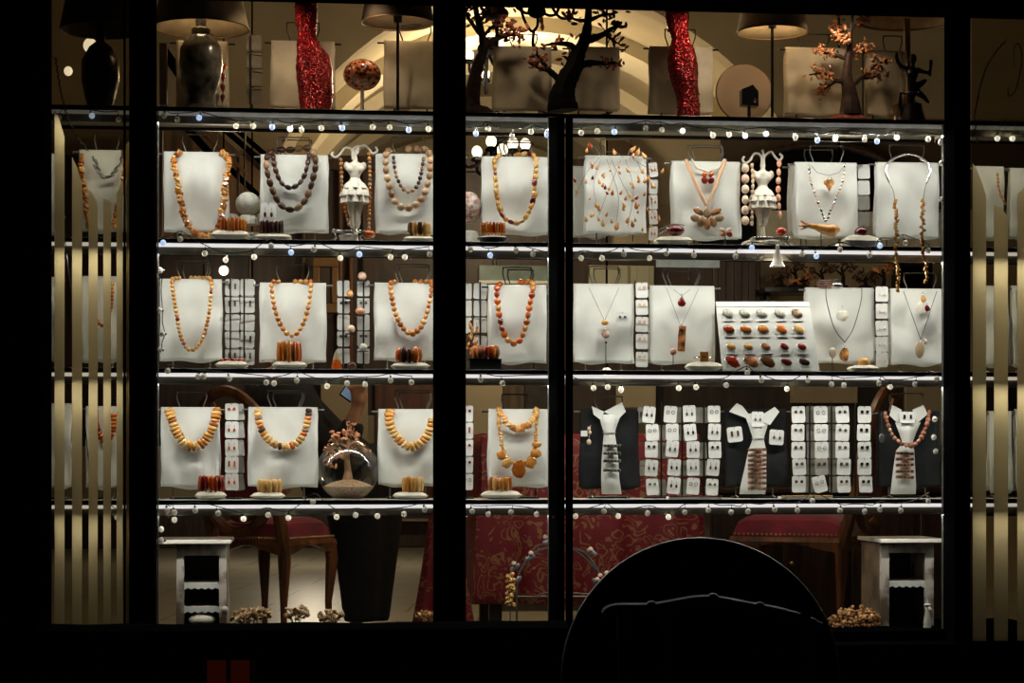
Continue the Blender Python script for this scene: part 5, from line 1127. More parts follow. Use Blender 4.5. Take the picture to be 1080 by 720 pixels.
# mosaic globe on stem
t = thing('mosaic_globe', 'small amber mosaic globe on a pale stem, top shelf', 'ornament', (X(382, .12), .12, ZA)); m_ = mpp(382, .12); z_ = lambda y: P(382, y, .12).z-ZA
b = MB(); b.ell((0, 0, z_(79)), (20*m_, 20*m_, 16.5*m_), u=28, w=20); b.v = [v for v in b.v]; part('globe', b, mat('amber_mosaic', (.50, .16, .06), .18, col2=(.07, .015, .01), scale=70, kind='voronoi', bump=.6, bscale=70, coat=.5), t)
b = MB(); b.tube([(0, 0, .0), (0, 0, z_(94))], 2*m_, 8); part('stem', b, IVORY, t)
b = MB(); b.lathe([(.03, 0), (.03, .005), (.006, .012)], seg=20); part('foot', b, STONE, t)
# round tan board and black box
t = thing('round_board', 'large round tan board standing behind the thin pole lamp', 'board', (X(785, .27), .27, ZA)); m_ = mpp(785, .27); zc_ = P(785, 98, .27).z-ZA; r_ = 30*m_
b = MB(); b.lathe([(r_*.985, -.006), (r_, -.003), (r_, .004), (r_*.985, .006)], seg=56); b.v = [(v[0], v[2], v[1]+zc_) for v in b.v]; part('disc', b, mat('tan_board', (.36, .25, .16), .7, var=.08, scale=4), t)
b = MB(); b.lathe([(r_+.001, -.004), (r_+.003, 0), (r_+.001, .004)], seg=56, cap=False); b.v = [(v[0], v[2], v[1]+zc_) for v in b.v]; part('edge_band', b, WOODG, t)
t = thing('black_box', 'little black box with a pointed lid before the round tan board', 'box', P(790, 112, .2)); m_ = mpp(790, .2)
b = MB(); b.prism([(-9*m_, 0), (9*m_, -1*m_), (9*m_, 15*m_), (3*m_, 22*m_), (-9*m_, 17*m_)], -.02, .02); part('case', b, BLACKG, t, bevel=.002)
b = MB(); b.ell((5*m_, -.021, 5*m_), (1.5*m_, .003, 2.5*m_)); part('latch', b, SILVER, t)
b = MB(); b.tube([(0, 0, 0), (0, 0, ZA-t.location.z)], .006, 6); part('foot', b, DWIRE, t)
# wire trees
Yt = .12
def px_tree(label, bx, by, trunk, brs, lm, nl, ls, bark=BARK, Y=Yt, base_fn=None, spread=.02):
    b0 = P(bx, by, Y); b0.z = ZA
    tr = [((P(x, y, Y)-b0).x, max(.004, (P(x, y, Y)-b0).z), r*mpp(bx, Y)) for x, y, r in trunk]
    br = [[((P(x, y, Y)-b0).x, (P(x, y, Y)-b0).z, r*mpp(bx, Y)) for x, y, r in q] for q in brs]
    return tree('amber_wire_tree', label, b0, tr, br, lm, nl, ls, bark, base_fn, spread=spread)
def rock_base(m, rx, rz):
    def f(t):
        b = MB(); b.lathe([(rx, 0), (rx*.97, rz*.5), (rx*.7, rz*.85), (rx*.3, rz)], seg=24); b.v = [tuple(Vector(v)*(1+.12*noise.noise(Vector(v)*25))) for v in b.v]; b.v = [(v[0], v[1]*.6, max(0, v[2])) for v in b.v]; part('base', b, m, t)
    return f
px_tree('leaning dark wire tree with russet leaves just right of the central pier, top shelf', 500, 117, [(497, 117, 10), (499, 95, 8), (504, 70, 6.5), (510, 52, 5), (508, 35, 4), (502, 10, 3), (500, -20, 2)],
        [[(509, 52, 4), (522, 42, 3), (538, 37, 2), (549, 38, 1)], [(508, 38, 3), (496, 22, 2), (488, 8, 1)], [(509, 40, 2), (520, 28, 1.5), (530, 30, .8)], [(505, 25, 2), (514, 12, 1.5), (520, -5, .8)]], LEAFR, 170, .011, base_fn=rock_base(BARK, .07, .045), spread=.035)
px_tree('big black gnarled wire tree with dark red leaves in the middle of top shelf', 592, 117, [(594, 117, 17), (593, 103, 14), (598, 85, 11), (606, 70, 9.5), (611, 55, 7), (617, 42, 6.5), (620, 25, 4.5), (621, 5, 3.5), (621, -25, 2)],
        [[(590, 84, 4), (578, 72, 2.8), (570, 60, 2), (566, 55, 1)], [(584, 76, 2), (570, 72, 1.5), (558, 66, .8)], [(607, 52, 4), (600, 47, 3), (587, 46, 2), (572, 48, .8)], [(622, 42, 4.5), (636, 36, 3), (648, 28, 2), (662, 25, .8)], [(608, 70, 5), (622, 67, 3.5), (638, 68, 2), (652, 68, .8)], [(619, 22, 2.5), (608, 20, 1.5), (597, 15, .8)], [(621, 22, 2.5), (634, 17, 1.5), (650, 15, .8)], [(638, 36, 2), (646, 41, 1.2), (655, 46, .6)], [(616, 45, 4), (603, 58, 3), (600, 68, 2)]], LEAFR, 150, .011, bark=mat('black_bark', (.004, .003, .0025), .8, spec=.1, bump=.5, scale=30), spread=.022)
t = thing('boat_dish', 'shallow boat shaped dish under the big black wire tree', 'dish', (X(607, .12), .12, ZA))
b = MB(); b.grid(lambda u, v: ((u-.5)*.25, -math.cos(PI*v)*.045*max(.05, 1-(2*u-1)**4), .004-math.sin(PI*v)*.0+abs(2*u-1)**3*.022+.004), 25, 9); part('dish', b, BARK, t, solid=.004)
px_tree('amber leaved wire tree on a red brown dome, right part of top shelf', 896, 121, [(897, 121, 12), (896, 100, 8.5), (893, 82, 5.5), (894, 66, 4), (896, 50, 3.2), (897, 35, 2.3), (900, 10, 1.2)],
        [[(890, 86, 3.5), (878, 84, 2.4), (868, 78, 1.6), (852, 80, .8)], [(892, 62, 2.5), (878, 57, 1.6), (862, 54, .8)], [(899, 90, 3), (910, 80, 2), (922, 70, 1.4), (934, 64, .8)], [(895, 48, 1.8), (886, 42, 1.1), (879, 40, .6)], [(898, 30, 1.6), (906, 24, 1), (914, 22, .5)], [(897, 33, 1.6), (888, 25, 1), (882, 22, .5)], [(906, 82, 2), (918, 82, 1.2), (930, 78, .6)], [(884, 84, 2), (872, 92, 1.2), (864, 98, .6)], [(897, 60, 2), (905, 52, 1.2), (916, 52, .7)]], LEAFA, 330, .0095, bark=mat('russet_bark', (.040, .016, .009), .5, var=.4, bump=.4), base_fn=rock_base(mat('red_brown_glaze', (.20, .045, .02), .25, coat=.5), .085, .034), spread=.022)
# dark dancing figurine
Yd = .1; b0 = Vector((X(962, Yd), Yd, ZA)); q_ = lambda x, y, d=0: P(x, y, Yd)-b0+Vector((0, d, 0)); m_ = mpp(962, Yd)
t = thing('dancing_figurine', 'dark dancer figurine with raised arms at the right end of top shelf', 'figurine', b0)
b = MB(); b.ell(q_(963, 62), (4.2*m_, 4*m_, 5.5*m_)); b.tube([q_(963, 67), q_(963, 71)], 2.2*m_, 8)
b.tube([q_(962, 71), q_(962, 78), q_(961, 86), q_(962, 94), q_(963, 101)], [4*m_, 7*m_, 5*m_, 5.5*m_, 6*m_], 10)
b.tube([q_(957, 73), q_(950, 70), q_(946, 63), q_(945.5, 56)], [3*m_, 2.6*m_, 2.3*m_, 1.8*m_], 8); b.ell(q_(945, 59, -.002), (2.4*m_, 1.5*m_, 5*m_))
b.tube([q_(967, 73), q_(974, 76), q_(980, 77)], [3*m_, 2.4*m_, 2*m_], 8); b.tube([q_(982, 63), q_(981.5, 72), q_(981, 81)], [2.2*m_, 1.8*m_, 1.2*m_], 8)
b.tube([q_(964, 92), q_(972, 88), q_(977, 84)], [4.5*m_, 3.4*m_, 1.8*m_], 8); b.tube([q_(966, 96), q_(974, 102), q_(980, 109)], [4.5*m_, 3*m_, 1.4*m_], 8)
b.tube([q_(961, 98), q_(960, 108), q_(960, 116)], [5*m_, 4.5*m_, 5*m_], 8)
DARKBZ = mat('dark_bronze', (.014, .011, .009), .28, .5, var=.3); part('body', b, DARKBZ, t, remesh=.0035)
b = MB(); b.lathe([(15*m_, 0), (14*m_, .02), (11*m_, .05), (10*m_, .07)], seg=20); part('plinth', b, DARKBZ, t)
b = MB(); 
for i in range(4): b.ell(q_(957+i*3.2, 98, -.022), (.8*m_, .8*m_, .8*m_))
part('belt_studs', b, SILVER, t)
b = MB(); b.tube([q_(949, 98), q_(956, 99)], 1*m_, 6); b.tube([q_(950, 98), q_(949, 112), q_(952, 122)], [1.2*m_, 2.5*m_, 4*m_], 8); part('drum', b, DARKBZ, t)
t = thing('draped_cloth', 'black cloth heaped on top shelf behind the dark dancer', 'cloth', (X(985, .2), .2, ZA)); b = MB(); b.grid(lambda u, v: ((u-.5)*.11, (v-.5)*.1, max(.001, .055*(1-u)**1.3*math.sin(PI*v)+.006*noise.noise(Vector((u*6, v*6, 1))))), 14, 10); part('cloth', b, DARKCLOTH, t, solid=.003)

# ------------------------------------------------------------------ fairy lights
BW = {'w': BULBW, 'b': BULBB, 'l': BULBL}
SPH = {}
def fairy(label, pts, vertical=False, Y=-.017):
    """pts: (px, py, kind) of every bulb; the cable sags from lead to lead along the shelf edge"""
    pts = sorted(pts, key=(lambda p: p[1]) if vertical else (lambda p: p[0])); base = P(pts[0][0], pts[0][1], Y)
    t = thing('fairy_light_string', label, 'fairy lights', base); line = []; b = MB()
    for i, p in enumerate(pts):
        lead = rnd.uniform(6, 9); c = P(p[0], p[1], Y)-base; k_ = mpp(p[0], Y)
        top = (Vector((rnd.uniform(2, 4)*k_, .004, 0)) if vertical else Vector((rnd.uniform(-2.5, 2.5)*k_, .004, lead*k_)))+c
        line.append(top)
        if i < len(pts)-1: 
            n_ = P(pts[i+1][0], pts[i+1][1]-(0 if vertical else 6.5), Y)-base; line.append((top+n_)/2+Vector((0, .002, 0 if vertical else rnd.uniform(-1.5, .8)*k_)))
        d = (top-c).normalized(); b.tube([top, c+d*.0098], .0011, 5); b.tube([c+d*.0145, c+d*.0075], [.0036, .0042], 7)
        inst('bulb', unit('ball', BW[p[2]]), t, c, None, (.0185, .0185, .020))
    b.tube(spline(line, 3), .0016, 5); part('cable', b, BLACKG, t)
    return t
def L(s): 
    out = []
    for w in s.split():
        k = w[-1] if w[-1] in 'bl' else 'w'; x, y = w.rstrip('bl').split(','); out.append((float(x), float(y), k))
    return out
fairy('fairy light string under top shelf, left bay', L('173,122 187,126 210,124b 249,133 267,133 287,134b 306,136l 318,137 339,135 361,135b 393,134 411,134 431,137b 452,136'))
fairy('fairy light string under top shelf, centre and right bays', L('502,141b 515,136 540,144 560,139 577,142b 613,140 630,138 648,139b 681,135 698,137 720,138l 752,143 769,142 786,143l 808,141l 839,145 862,148b 881,146l 912,147 925,149b 946,145l 979,147 992,150'))
fairy('fairy light string under second shelf, left bay', L('172,256b 190,252 216,267 238,274 268,271 286,259 307,266b 331,263 359,272 379,268b 412,271 427,271 453,268'))
fairy('fairy light string under second shelf, centre and right bays', L('496,263 517,269b 544,264 562,268 590,274b 613,272 635,272 658,268 685,272 703,267 732,269 776,270 793,261b 846,268 861,270b 886,263 917,269 928,259b 955,256 979,264'))
fairy('fairy light string under third shelf, left bay', L('177,391 209,397 215,397 242,399 281,403 289,404 313,401 345,407 366,404 385,405 412,401 434,403'))
fairy('fairy light string under third shelf, centre and right bays', L('507,400 530,404 597,402 626,409 641,408 655,411 716,409 734,408 766,406 788,393 803,401 830,410 852,401 877,405 890,406 927,404 939,408 965,405 988,399'))
fairy('fairy light string under lowest shelf, left bay', L('176,538 184,540 206,538 230,541 257,547 283,543 304,546 330,529 355,545 375,543 398,544 426,542 448,537'))
fairy('fairy light string under lowest shelf, centre and right bays', L('498,539 515,542 539,540 566,542 583,545 607,544 637,539 652,544 683,541 705,545 722,540 747,538 771,540 789,539 817,537 841,538 857,528 886,538 912,539 928,537 950,538 979,528'))
fairy('vertical fairy light string down the left pier beside third shelf', L('169,285 168,327 171,352 168,369'), True)
fairy('two fairy bulbs hanging by the left pier above the white cabinet', L('170,558 170,570 184,548'), True)
fairy('vertical fairy light string down the right pier beside the rosy beads', L('986,442 985,461 987,476'), True)
fairy('two fairy bulbs on the right pier beside the silver neck ring', L('993,172 993,210'), True)
fairy('fairy bulbs under top shelf behind the far right pane', L('1052,146l 1068,146l 1090,148')); fairy('fairy bulbs under top shelf behind the far left pane', L('62,124 97,122b 125,126'))
fairy('fairy bulbs under the shelves behind the far left pane', L('66,229 98,522 124,546'))

# ------------------------------------------------------------------ below the lowest shelf
def cabinet(label, x0, x1, yt, xl, xr, xo0, xo1, yo, yb, sh, Y=.12, knob=None):
    """small open-fronted chipped white cabinet: slab top, frame, open bay with scalloped shelves"""
    zs = DECK; base = Vector(((X(xl, Y)+X(xr, Y))/2, Y, zs)); zt = P(x0, yt, Y).z-zs; m = mpp(x0, Y)
    t = thing('shabby_cabinet', label, 'cabinet', base); w = X(xr, Y)-X(xl, Y); d = .24
    tx = ((X(x0, Y)+X(x1, Y))/2-base.x)
    b = MB(); b.box((tx, d/2-.02, zt-.006), (X(x1, Y)-X(x0, Y), d+.05, .013)); part('top_slab', b, SHABBYT, t, bevel=.002)
    a0, a1 = X(xo0, Y)-base.x, X(xo1, Y)-base.x; zo = P(x0, yo, Y).z-zs; H = zt-.013
    for xa, xb in ((-w/2, a0), (a1, w/2)):
        b = MB(); b.box(((xa+xb)/2, .009, H/2), (xb-xa, .018, H)); part('stile', b, SHABBY, t, bevel=.0015)
    b = MB(); b.box(((a0+a1)/2, .009, (H+zo)/2), (a1-a0, .0178, H-zo)); part('top_rail', b, SHABBY, t, bevel=.0015)
    for s, xx in ((0, -w/2), (1, w/2)):
        b = MB(); b.box((xx+(.006 if s == 0 else -.006), d/2+.01, H/2), (.012, d-.02, H)); part('side_panel', b, SHABBY if s else mat('shabby_shadow_wood', (.20, .14, .09), .7, var=.4, scale=8), t)  # left side in a darker copy, shade put into its colour
    b = MB(); b.box((0, d-.006, H/2), (w-.024, .01, H)); part('back_panel', b, WOODD, t)
    for y in sh:
        z = P(x0, y, Y).z-zs; b = MB(); b.box((0, d/2, z), (w-.026, d-.03, .012)); part('shelf', b, SHABBYT, t)
        b = MB(); n = 13; ww = a1-a0+.02; pl = [(-ww/2+(a0+a1)/2, z+.005), (ww/2+(a0+a1)/2, z+.005)]
        for i in range(n): pl.append((ww/2+(a0+a1)/2-ww*i/(n-1), z-.010-(.006 if i % 2 else 0)))
        b.prism(pl, .012, .015); part('lace_edging', b, PAPERW, t, smooth=False)
    if knob:
        b = MB(); b.ell((X(knob[0], Y)-base.x, -.012, P(x0, knob[1], Y).z-zs), (.012, .012, .012)); part('knob', b, STONE, t)
    return t
cabinet('chipped white open cabinet below the left end of the lowest shelf', 164, 244, 569, 186, 239, 194, 231, 586, 660, (617, 642), knob=(237, 643))
cabinet('chipped white open cabinet below the right end of the lowest shelf', 925, 995, 568, 929, 985, 938, 976, 583, 672, (615, 663), knob=(978, 643))
lump('fabric_bundle', 'pale fabric bundle on the bottom shelf of the left cabinet', 'bundle', 213, 653.5, 15, 7, .16, PILLOW)
t = thing('white_bell', 'little white bell with round cap beside the right cabinet', 'bell', P(978, 677, .05)); t.location.z = DECK
b = MB(); b.lathe([(.013, .0), (.012, .02), (.008, .05), (.003, .062)], seg=16); part('bell', b, IVORY, t); b = MB(); b.ell((0, 0, .076), (.012, .012, .006)); b.tube([(0, 0, .06), (0, 0, .095)], .0018, 6); part('cap', b, PAPERW, t)
def dried(label, pts, Y, n, rx, rz, s, name='dried_flowers', m=DRIED, base_y=None):
    for i, (x, y) in enumerate(pts):
        c = P(x, y, Y); c0 = Vector((c.x, Y, DECK)); t = thing(name, label[i] if isinstance(label, list) else label, 'dried flowers', c0)
        b = MB(); h = c.z-DECK
        for q in range(9): a = rnd.uniform(0, 6.3); b.tube([(0, 0, 0), (math.cos(a)*rx*.4, math.sin(a)*rx*.3, h*.7), (math.cos(a)*rx*.8, math.sin(a)*rx*.5, h+rnd.uniform(-.5, .6)*rz)], .0012, 4)
        part('stems', b, mat('dry_stem', (.25, .15, .07), .8), t)
        b = MB()
        for q in range(n):
            a, r = rnd.uniform(0, 6.3), rnd.uniform(0, 1)**.5; zz = rnd.uniform(-1, 1)
            p = Vector((math.cos(a)*r*rx, math.sin(a)*r*rx*.6, max(.006, h+zz*rz*(1-r*r*.6))))
            b.ell(p, (s*rnd.uniform(.6, 1.2), s*.35, s*rnd.uniform(.5, 1)), Matrix.Rotation(rnd.uniform(0, 6), 3, 'Y') @ Matrix.Rotation(rnd.uniform(-1, 1), 3, 'X'), u=6, w=4)
        part('petals', b, m, t, smooth=False)
PETAL = mat('pale_dried_petals', (.62, .40, .20), .6, var=.4, scale=60)
dried(['dried tan flower cluster right beside the left cabinet', 'dried tan flower cluster below the left red chair', 'dried tan flower cluster at the feet of the person', 'small dried flower tuft between the chair leg and the person'], [(258, 650), (272, 647), (350, 650), (312, 646)], .06, 45, .045, .022, .009, m=PETAL)
dried('dried orange flower tuft at the hem of the red cloth', [(450, 650)], .08, 30, .04, .018, .008, m=DRIED)
dried('round bunch of dried orange hydrangea left of the right cabinet', [(901, 655)], .10, 330, .085, .055, .0085, name='dried_hydrangea')
# wire arch with berries
Yw = .13; b0 = P(590, 640, Yw); b0.z = DECK; t = thing('wire_wreath', 'silver wire arch wreath with cream berries before the red damask cloth', 'wreath', b0)
b = MB(); g = lambda x, y, d=0: P(x, y, Yw+d)-b0
b.tube(spline([g(545, 648), g(545, 615), g(551, 597), g(563, 583), g(580, 577), g(600, 577), (g(617, 583)), g(628, 597), g(634, 608)], 8), .0035, 6)
b.tube(spline([g(556, 592, .02), g(562, 579, .02), g(576, 573, .02), g(590, 577, .01), g(606, 580), g(622, 593), g(632, 606)], 8), .0025, 6); part('wire_arch', b, STEEL, t)
b = MB(); b.tube([g(543, 629), g(640, 629)], .0028, 6); b.tube([v for v in spline([g(565, 629), g(575, 625), g(600, 625), g(625, 626), g(640, 622)], 6)], .002, 6); part('cross_wire', b, STEEL, t)
for i in range(34):
    yy = 605+35*i/34; me = unit('ball', BUTTER); inst('berry', me, t, g(538+rnd.uniform(-4.5, 4.5), yy, rnd.uniform(-.02, .0)), None, (.014, .014, .014))
for x, y in ((542, 594), (560, 583), (575, 566), (623, 579), (633, 607), (640, 604), (630, 611), (636, 613)): inst('berry', unit('ball', PEARL), t, g(x, y, -.01), None, (.017, .017, .017))
b = MB()
for x, y, r_ in ((543, 598, .6), (559, 588, .5), (578, 571, .3), (624, 582, -.5), (629, 614, -.8), (546, 612, .9)): b.ell(g(x, y, -.006), (.020, .003, .009), Matrix.Rotation(-r_, 3, 'Y'), u=8, w=5)
part('silver_leaves', b, mat('dull_silver_leaf', (.25, .26, .25), .4, .6), t)
b = MB(); b.tube([g(538, 642), (g(538, 642).x, 0, 0)], .002, 5); b.tube([g(545, 648), (g(545, 648).x, 0, .0)], .0035, 6); b.tube([g(640, 622), (g(640, 622).x+.01, 0, 0)], .003, 6); part('feet', b, STEEL, t)

# red damask cloth over the counter
Yc0 = 1.25; xa, xb = X(508, Yc0), X(737, Yc0); zt_ = P(600, 458, Yc0).z; zb_ = P(600, 636, Yc0).z
t = thing('tablecloth', 'red and gold damask cloth draped over the counter behind the wreath', 'tablecloth', ((xa+xb)/2, Yc0, zb_)); W_ = xb-xa; H_ = zt_-zb_
def drape_c(u, v):
    a = u*3.0; x = -W_/2+W_*min(1, max(0, a-1)) if True else 0
    y = (1-a)*.6 if a < 1 else ((a-2)*.6 if a > 2 else 0)
    z = H_*(1-v); wv = v*(.02*math.sin(a*21)+.010*math.sin(a*47+1))
    return (x+(0 if 1 <= a <= 2 else (-1 if a < 1 else 1)*.04*v), y-wv-.02*v, z)
b = MB(); b.grid(drape_c, 130, 14); part('skirt', b, DAMASK, t, solid=.003)
b = MB(); b.grid(lambda u, v: (-W_/2+W_*u, .6*v, H_+.002), 12, 6); part('top', b, DAMASK, t, solid=.003)
b = MB()
b.grid(lambda u, v: (X(468, .95)-(xa+xb)/2+(X(486+22*v, .95)-X(451-12*v, .95))*(u-.5)*(.7+.3*v)*(.55+.45*v), -.30-.03*math.sin(u*11)*v, H_+.03-(H_+.03-(P(470, 664, .95).z-zb_))*v), 24, 14)
part('corner_fall', b, DAMASK, t, solid=.003)
t2 = thing('counter', 'dark counter standing under the red damask cloth', 'counter', ((xa+xb)/2, Yc0+.3, FLOOR)); hh = zt_-FLOOR-.008
b = MB(); b.box((0, 0, hh-.02), (W_-.02, .54, .04)); part('counter_top', b, WOODD, t2, bevel=.004)
for sx in (-1, 1):
    for sy in (-1, 1): b = MB(); b.box((sx*(W_/2-.06), sy*.22, (hh-.04)/2), (.05, .05, hh-.04)); part('leg', b, WOODD, t2, bevel=.003)
b = MB(); b.box((0, -.22, .24), (W_-.1, .02, .03)); part('stretcher', b, mat('pale_stretcher', (.30, .26, .18), .6), t2)
# armchairs
def armchair(label, xN, xL, xR, yr, Y, back_side, seat_h=None):
    """seat seen corner-on: N nearest corner with the tall post, back on side 'L' or 'R'"""
    N_ = P(xN, yr, Y); zr = N_.z-FLOOR; Lx, Rx = X(xL, Y)-N_.x, X(xR, Y)-N_.x
    ph = math.atan2(Rx, -Lx) if abs(Lx) > 0 else .6; s = math.hypot(Rx, Lx)*1.02
    t = thing('armchair', label, 'chair', (N_.x, Y, FLOOR))
    eL = Vector((-math.cos(ph), math.sin(ph), 0))*s; eR = Vector((math.sin(ph), math.cos(ph), 0))*s
    if eR.x < 0: eR = -eR
    pt = lambda a, b_, z: eL*a+eR*b_+Vector((0, 0, z))
    b = MB()
    def seat(u, v):
        e = (max(0, 1-(2*u-1)**6)*max(0, 1-(2*v-1)**6))**.4; return pt(u*1.02-.01, v*1.02-.01, zr+.022+.095*e)
    b.grid(seat, 21, 21); b.grid(lambda u, v: pt(1.01-u*1.02, v*1.02-.01, zr+.018), 4, 4); part('seat_cushion', b, VELVET, t)
    for (a0, b0_, a1, b1) in ((0, 0, 1, 0), (0, 0, 0, 1), (1, 0, 1, 1), (0, 1, 1, 1)):
        b = MB()
        def railf(u, v):
            uu = u; dz = .018*math.cos(uu*2*PI)+(.02 if uu in (0, 1) else 0); p = pt(a0+(a1-a0)*uu, b0_+(b1-b0_)*uu, 0)
            k = [(-.012, zr+.026), (-.02, zr+.008), (-.012, zr-.014-dz), (.012, zr-.014-dz), (.02, zr+.008), (.012, zr+.026), (-.012, zr+.026)][round(v*6)]
            n_ = Vector((-(b1-b0_), 0, 0)); d_ = (eL*(a1-a0)+eR*(b1-b0_)).normalized(); nn = Vector((-d_.y, d_.x, 0)); return p+nn*k[0]*1.3+Vector((0, 0, k[1]))
        b.grid(railf, 17, 7); part('seat_rail', b, WOODM, t)
        nb = MB()
        for i in range(1, 24):
            if a0 == 0 and b0_ == 0:
                d_ = (eL*(a1-a0)+eR*(b1-b0_)).normalized(); nn = Vector((-d_.y, d_.x, 0)); nn = nn if nn.y < 0 else -nn
                nb.ell(pt(a0+(a1-a0)*i/24, b0_+(b1-b0_)*i/24, zr+.036)+nn*.016, (.006, .006, .006), u=6, w=4)
        if nb.v: part('nail_trim', nb, BRASS, t)
    for a, b_ in ((0, 0), (1, 0), (0, 1), (1, 1)):
        b = MB(); sw = Vector((0, 0, 0)); c_ = pt(.5, .5, 0); o_ = (pt(a, b_, 0)-c_).normalized()
        b.tube([pt(a, b_, zr+.02)-o_*.01, pt(a, b_, zr-.06)-o_*.0, pt(a, b_, zr*.5)-o_*.015, pt(a, b_, zr*.15)-o_*.012, pt(a, b_, 0)+o_*.01], [.026, .026, .0145, .0105, .013], 10); part('leg', b, WOODM, t)
    b0_, e1 = (Vector((0, 0, 0)), eL if back_side == 'L' else eR); zt2 = zr+.62
    out = (-(eR if back_side == 'L' else eL)).normalized()
    def bk(u, z, d=0): return e1*u+Vector((0, 0, z))+out*(.03+.10*(z-zr)/.6+d)
    b = MB(); ring = [bk(.5+.56*math.cos(a), zr+.34+.28*math.sin(a)+.02*math.sin(2*a)) for a in [2*PI*i/36 for i in range(37)]]; b.tube(ring, .024, 8); part('back_frame', b, WOODM, t)
    b = MB(); b.tube([bk(.5+.40*math.cos(a), zr+.31+.20*math.sin(a)) for a in [2*PI*i/30 for i in range(31)]], .015, 8)
    for a in (.5, 1.05, 2.1, 2.65): b.tube([bk(.5+.40*math.cos(a), zr+.31+.20*math.sin(a)), bk(.5+.56*math.cos(a), zr+.34+.28*math.sin(a))], .014, 6)
    part('carved_inner_frame', b, WOODM, t)
    b = MB(); b.grid(lambda u, v: bk(.5+.38*v*math.cos(u*2*PI), zr+.31+.19*v*math.sin(u*2*PI), .02*(1-v*v)), 25, 5); part('back_cushion', b, VELVET, t, solid=.01)
    for u in (.0, 1.0): b = MB(); b.tube([bk(u, zr-.02, -.03), bk(u, zr+.16, -.01), bk(u+(.05 if u == 0 else -.05), zr+.28)], .026, 8); part('back_post', b, WOODM, t)
    return t
armchair('carved walnut armchair with crimson seat behind the left cabinet', 300, 226, 350, 577, 1.55, 'L')
armchair('carved walnut armchair with crimson seat behind the right cabinet', 888, 786, 946, 574, 1.2, 'R')
# dark bench behind the person
t = thing('bench', 'dark bench behind the person, left of the red cloth', 'bench', Vector((X(432, 3.0), 3.0, FLOOR)))
zt3 = P(432, 556, 3.0).z-FLOOR
b = MB(); b.box((0, .1, zt3), (.55, .4, .07)); part('bench_top', b, WOODD, t, bevel=.004)
for s in (-1, 1):
    b = MB(); b.tube([(s*.25, .1, zt3-.02), (s*.25, .12, 0)], .03, 8); part('leg', b, WOODD, t)

# ------------------------------------------------------------------ the person with the phone
Ypn = 2.0
b0 = P(378, 480, Ypn); b0.z = FLOOR; t = thing('person', 'person in black coat and trousers holding up a phone behind the glass bowl', 'person', b0)
h_ = lambda x, y, d=0: P(x, y, Ypn)-b0+Vector((0, d, 0)); mm = mpp(370, Ypn)
b = MB()
hc = h_(305, 345); b.ell(hc, (.075, .095, .115), u=18, w=14); b.ell(hc+Vector((.03, -.07, -.05)), (.045, .05, .05)); b.ell(hc+Vector((.045, -.098, -.02)), (.012, .018, .018))
for s in (-1, 1): b.ell(hc+Vector((s*.076, .01, -.01)), (.012, .022, .032))
b.tube([hc+Vector((.0, .0, -.06)), h_(294, 386)], [.052, .055], 12)
b.tube([h_(290, 387), h_(294, 405), h_(309, 438), h_(340, 476)], [.07, .11, .11, .12], 14)
b.tube([h_(306, 408, -.05), h_(336, 462, -.14), h_(360, 468, -.18), h_(370, 448, -.2), h_(375.5, 431, -.21)], [.055, .05, .045, .036, .027], 12)
hand = h_(378, 419, -.21)
b.tube([h_(375.5, 432, -.21), h_(377, 424, -.21), h_(378.5, 415, -.21)], [.026, .036, .034], 12)
for i, (dx, dy, r_) in enumerate(((-6, -6, .0095), (-3, -8, .010), (0.5, -8.5, .010), (4, -7, .0095))):
    st = h_(375.5+i*2.2, 415, -.22); b.tube([st, st+Vector((dx*mm*.35, -.022, -dy*mm*.55)), st+Vector((dx*mm*.9-.012, -.034, -dy*mm*.8)), st+Vector((dx*mm-.03, -.026, -dy*mm*.72))], [r_*1.1, r_, r_*.95, r_*.75], 8)
b.tube([h_(375, 425, -.22), h_(370.5, 419, -.235), h_(369, 412, -.24), h_(370, 407, -.24)], [.014, .012, .0105, .008], 8)
b.tube([h_(345, 478), h_(372, 505), h_(375, 560), h_(377, 640)], [.1, .1, .08, .05], 12)
b.tube([h_(375, 478, .05), h_(396, 510, .05), h_(396, 570, .05), h_(392, 640, .05)], [.1, .1, .08, .05], 12)
b.tube([h_(280, 402, .06), h_(274, 440, .03), h_(282, 480, -.03), h_(298, 500, -.06)], [.055, .05, .042, .03], 10)
b.ell(h_(301, 508, -.07), (.035, .03, .06))
part('body', b, SKIN, t, remesh=.011)
b = MB(); b.tube([h_(289, 389), h_(292, 400), h_(297, 415), h_(309, 440), h_(336, 472), h_(364, 505)], [.065, .12, .135, .14, .15, .19], 18)
b.tube([h_(304, 402, -.03), h_(318, 430, -.08), h_(340, 466, -.14), h_(360, 471, -.18), h_(368, 458, -.195), h_(372.5, 445, -.2)], [.08, .08, .07, .066, .056, .047], 14)
b.tube([h_(280, 400, .05), h_(274, 440, .03), h_(282, 480, -.03), h_(295, 495, -.05)], [.09, .08, .07, .055], 12)
part('coat', b, COATM, t, remesh=.014)
b = MB(); b.tube([h_(358, 485), h_(376, 515), h_(378, 560), h_(380, 600), h_(381, 655)], [.15, .15, .12, .10, .075], 14); b.tube([h_(372, 485, .05), h_(396, 515, .05), h_(398, 560, .05), h_(396, 610, .05), h_(394, 655, .05)], [.15, .14, .105, .085, .07], 14); part('trousers', b, COATM, t, remesh=.014)
b = MB(); zsx = .045
for x, d in ((381, 0), (394, .05)):
    p = h_(x, 655, d); b.ell((p.x+.03, p.y-.06, .045), (.05, .13, .05), Matrix.Rotation(.5, 3, 'Z'))
part('shoes', b, mat('brown_leather', (.06, .02, .01), .4), t, remesh=.012)
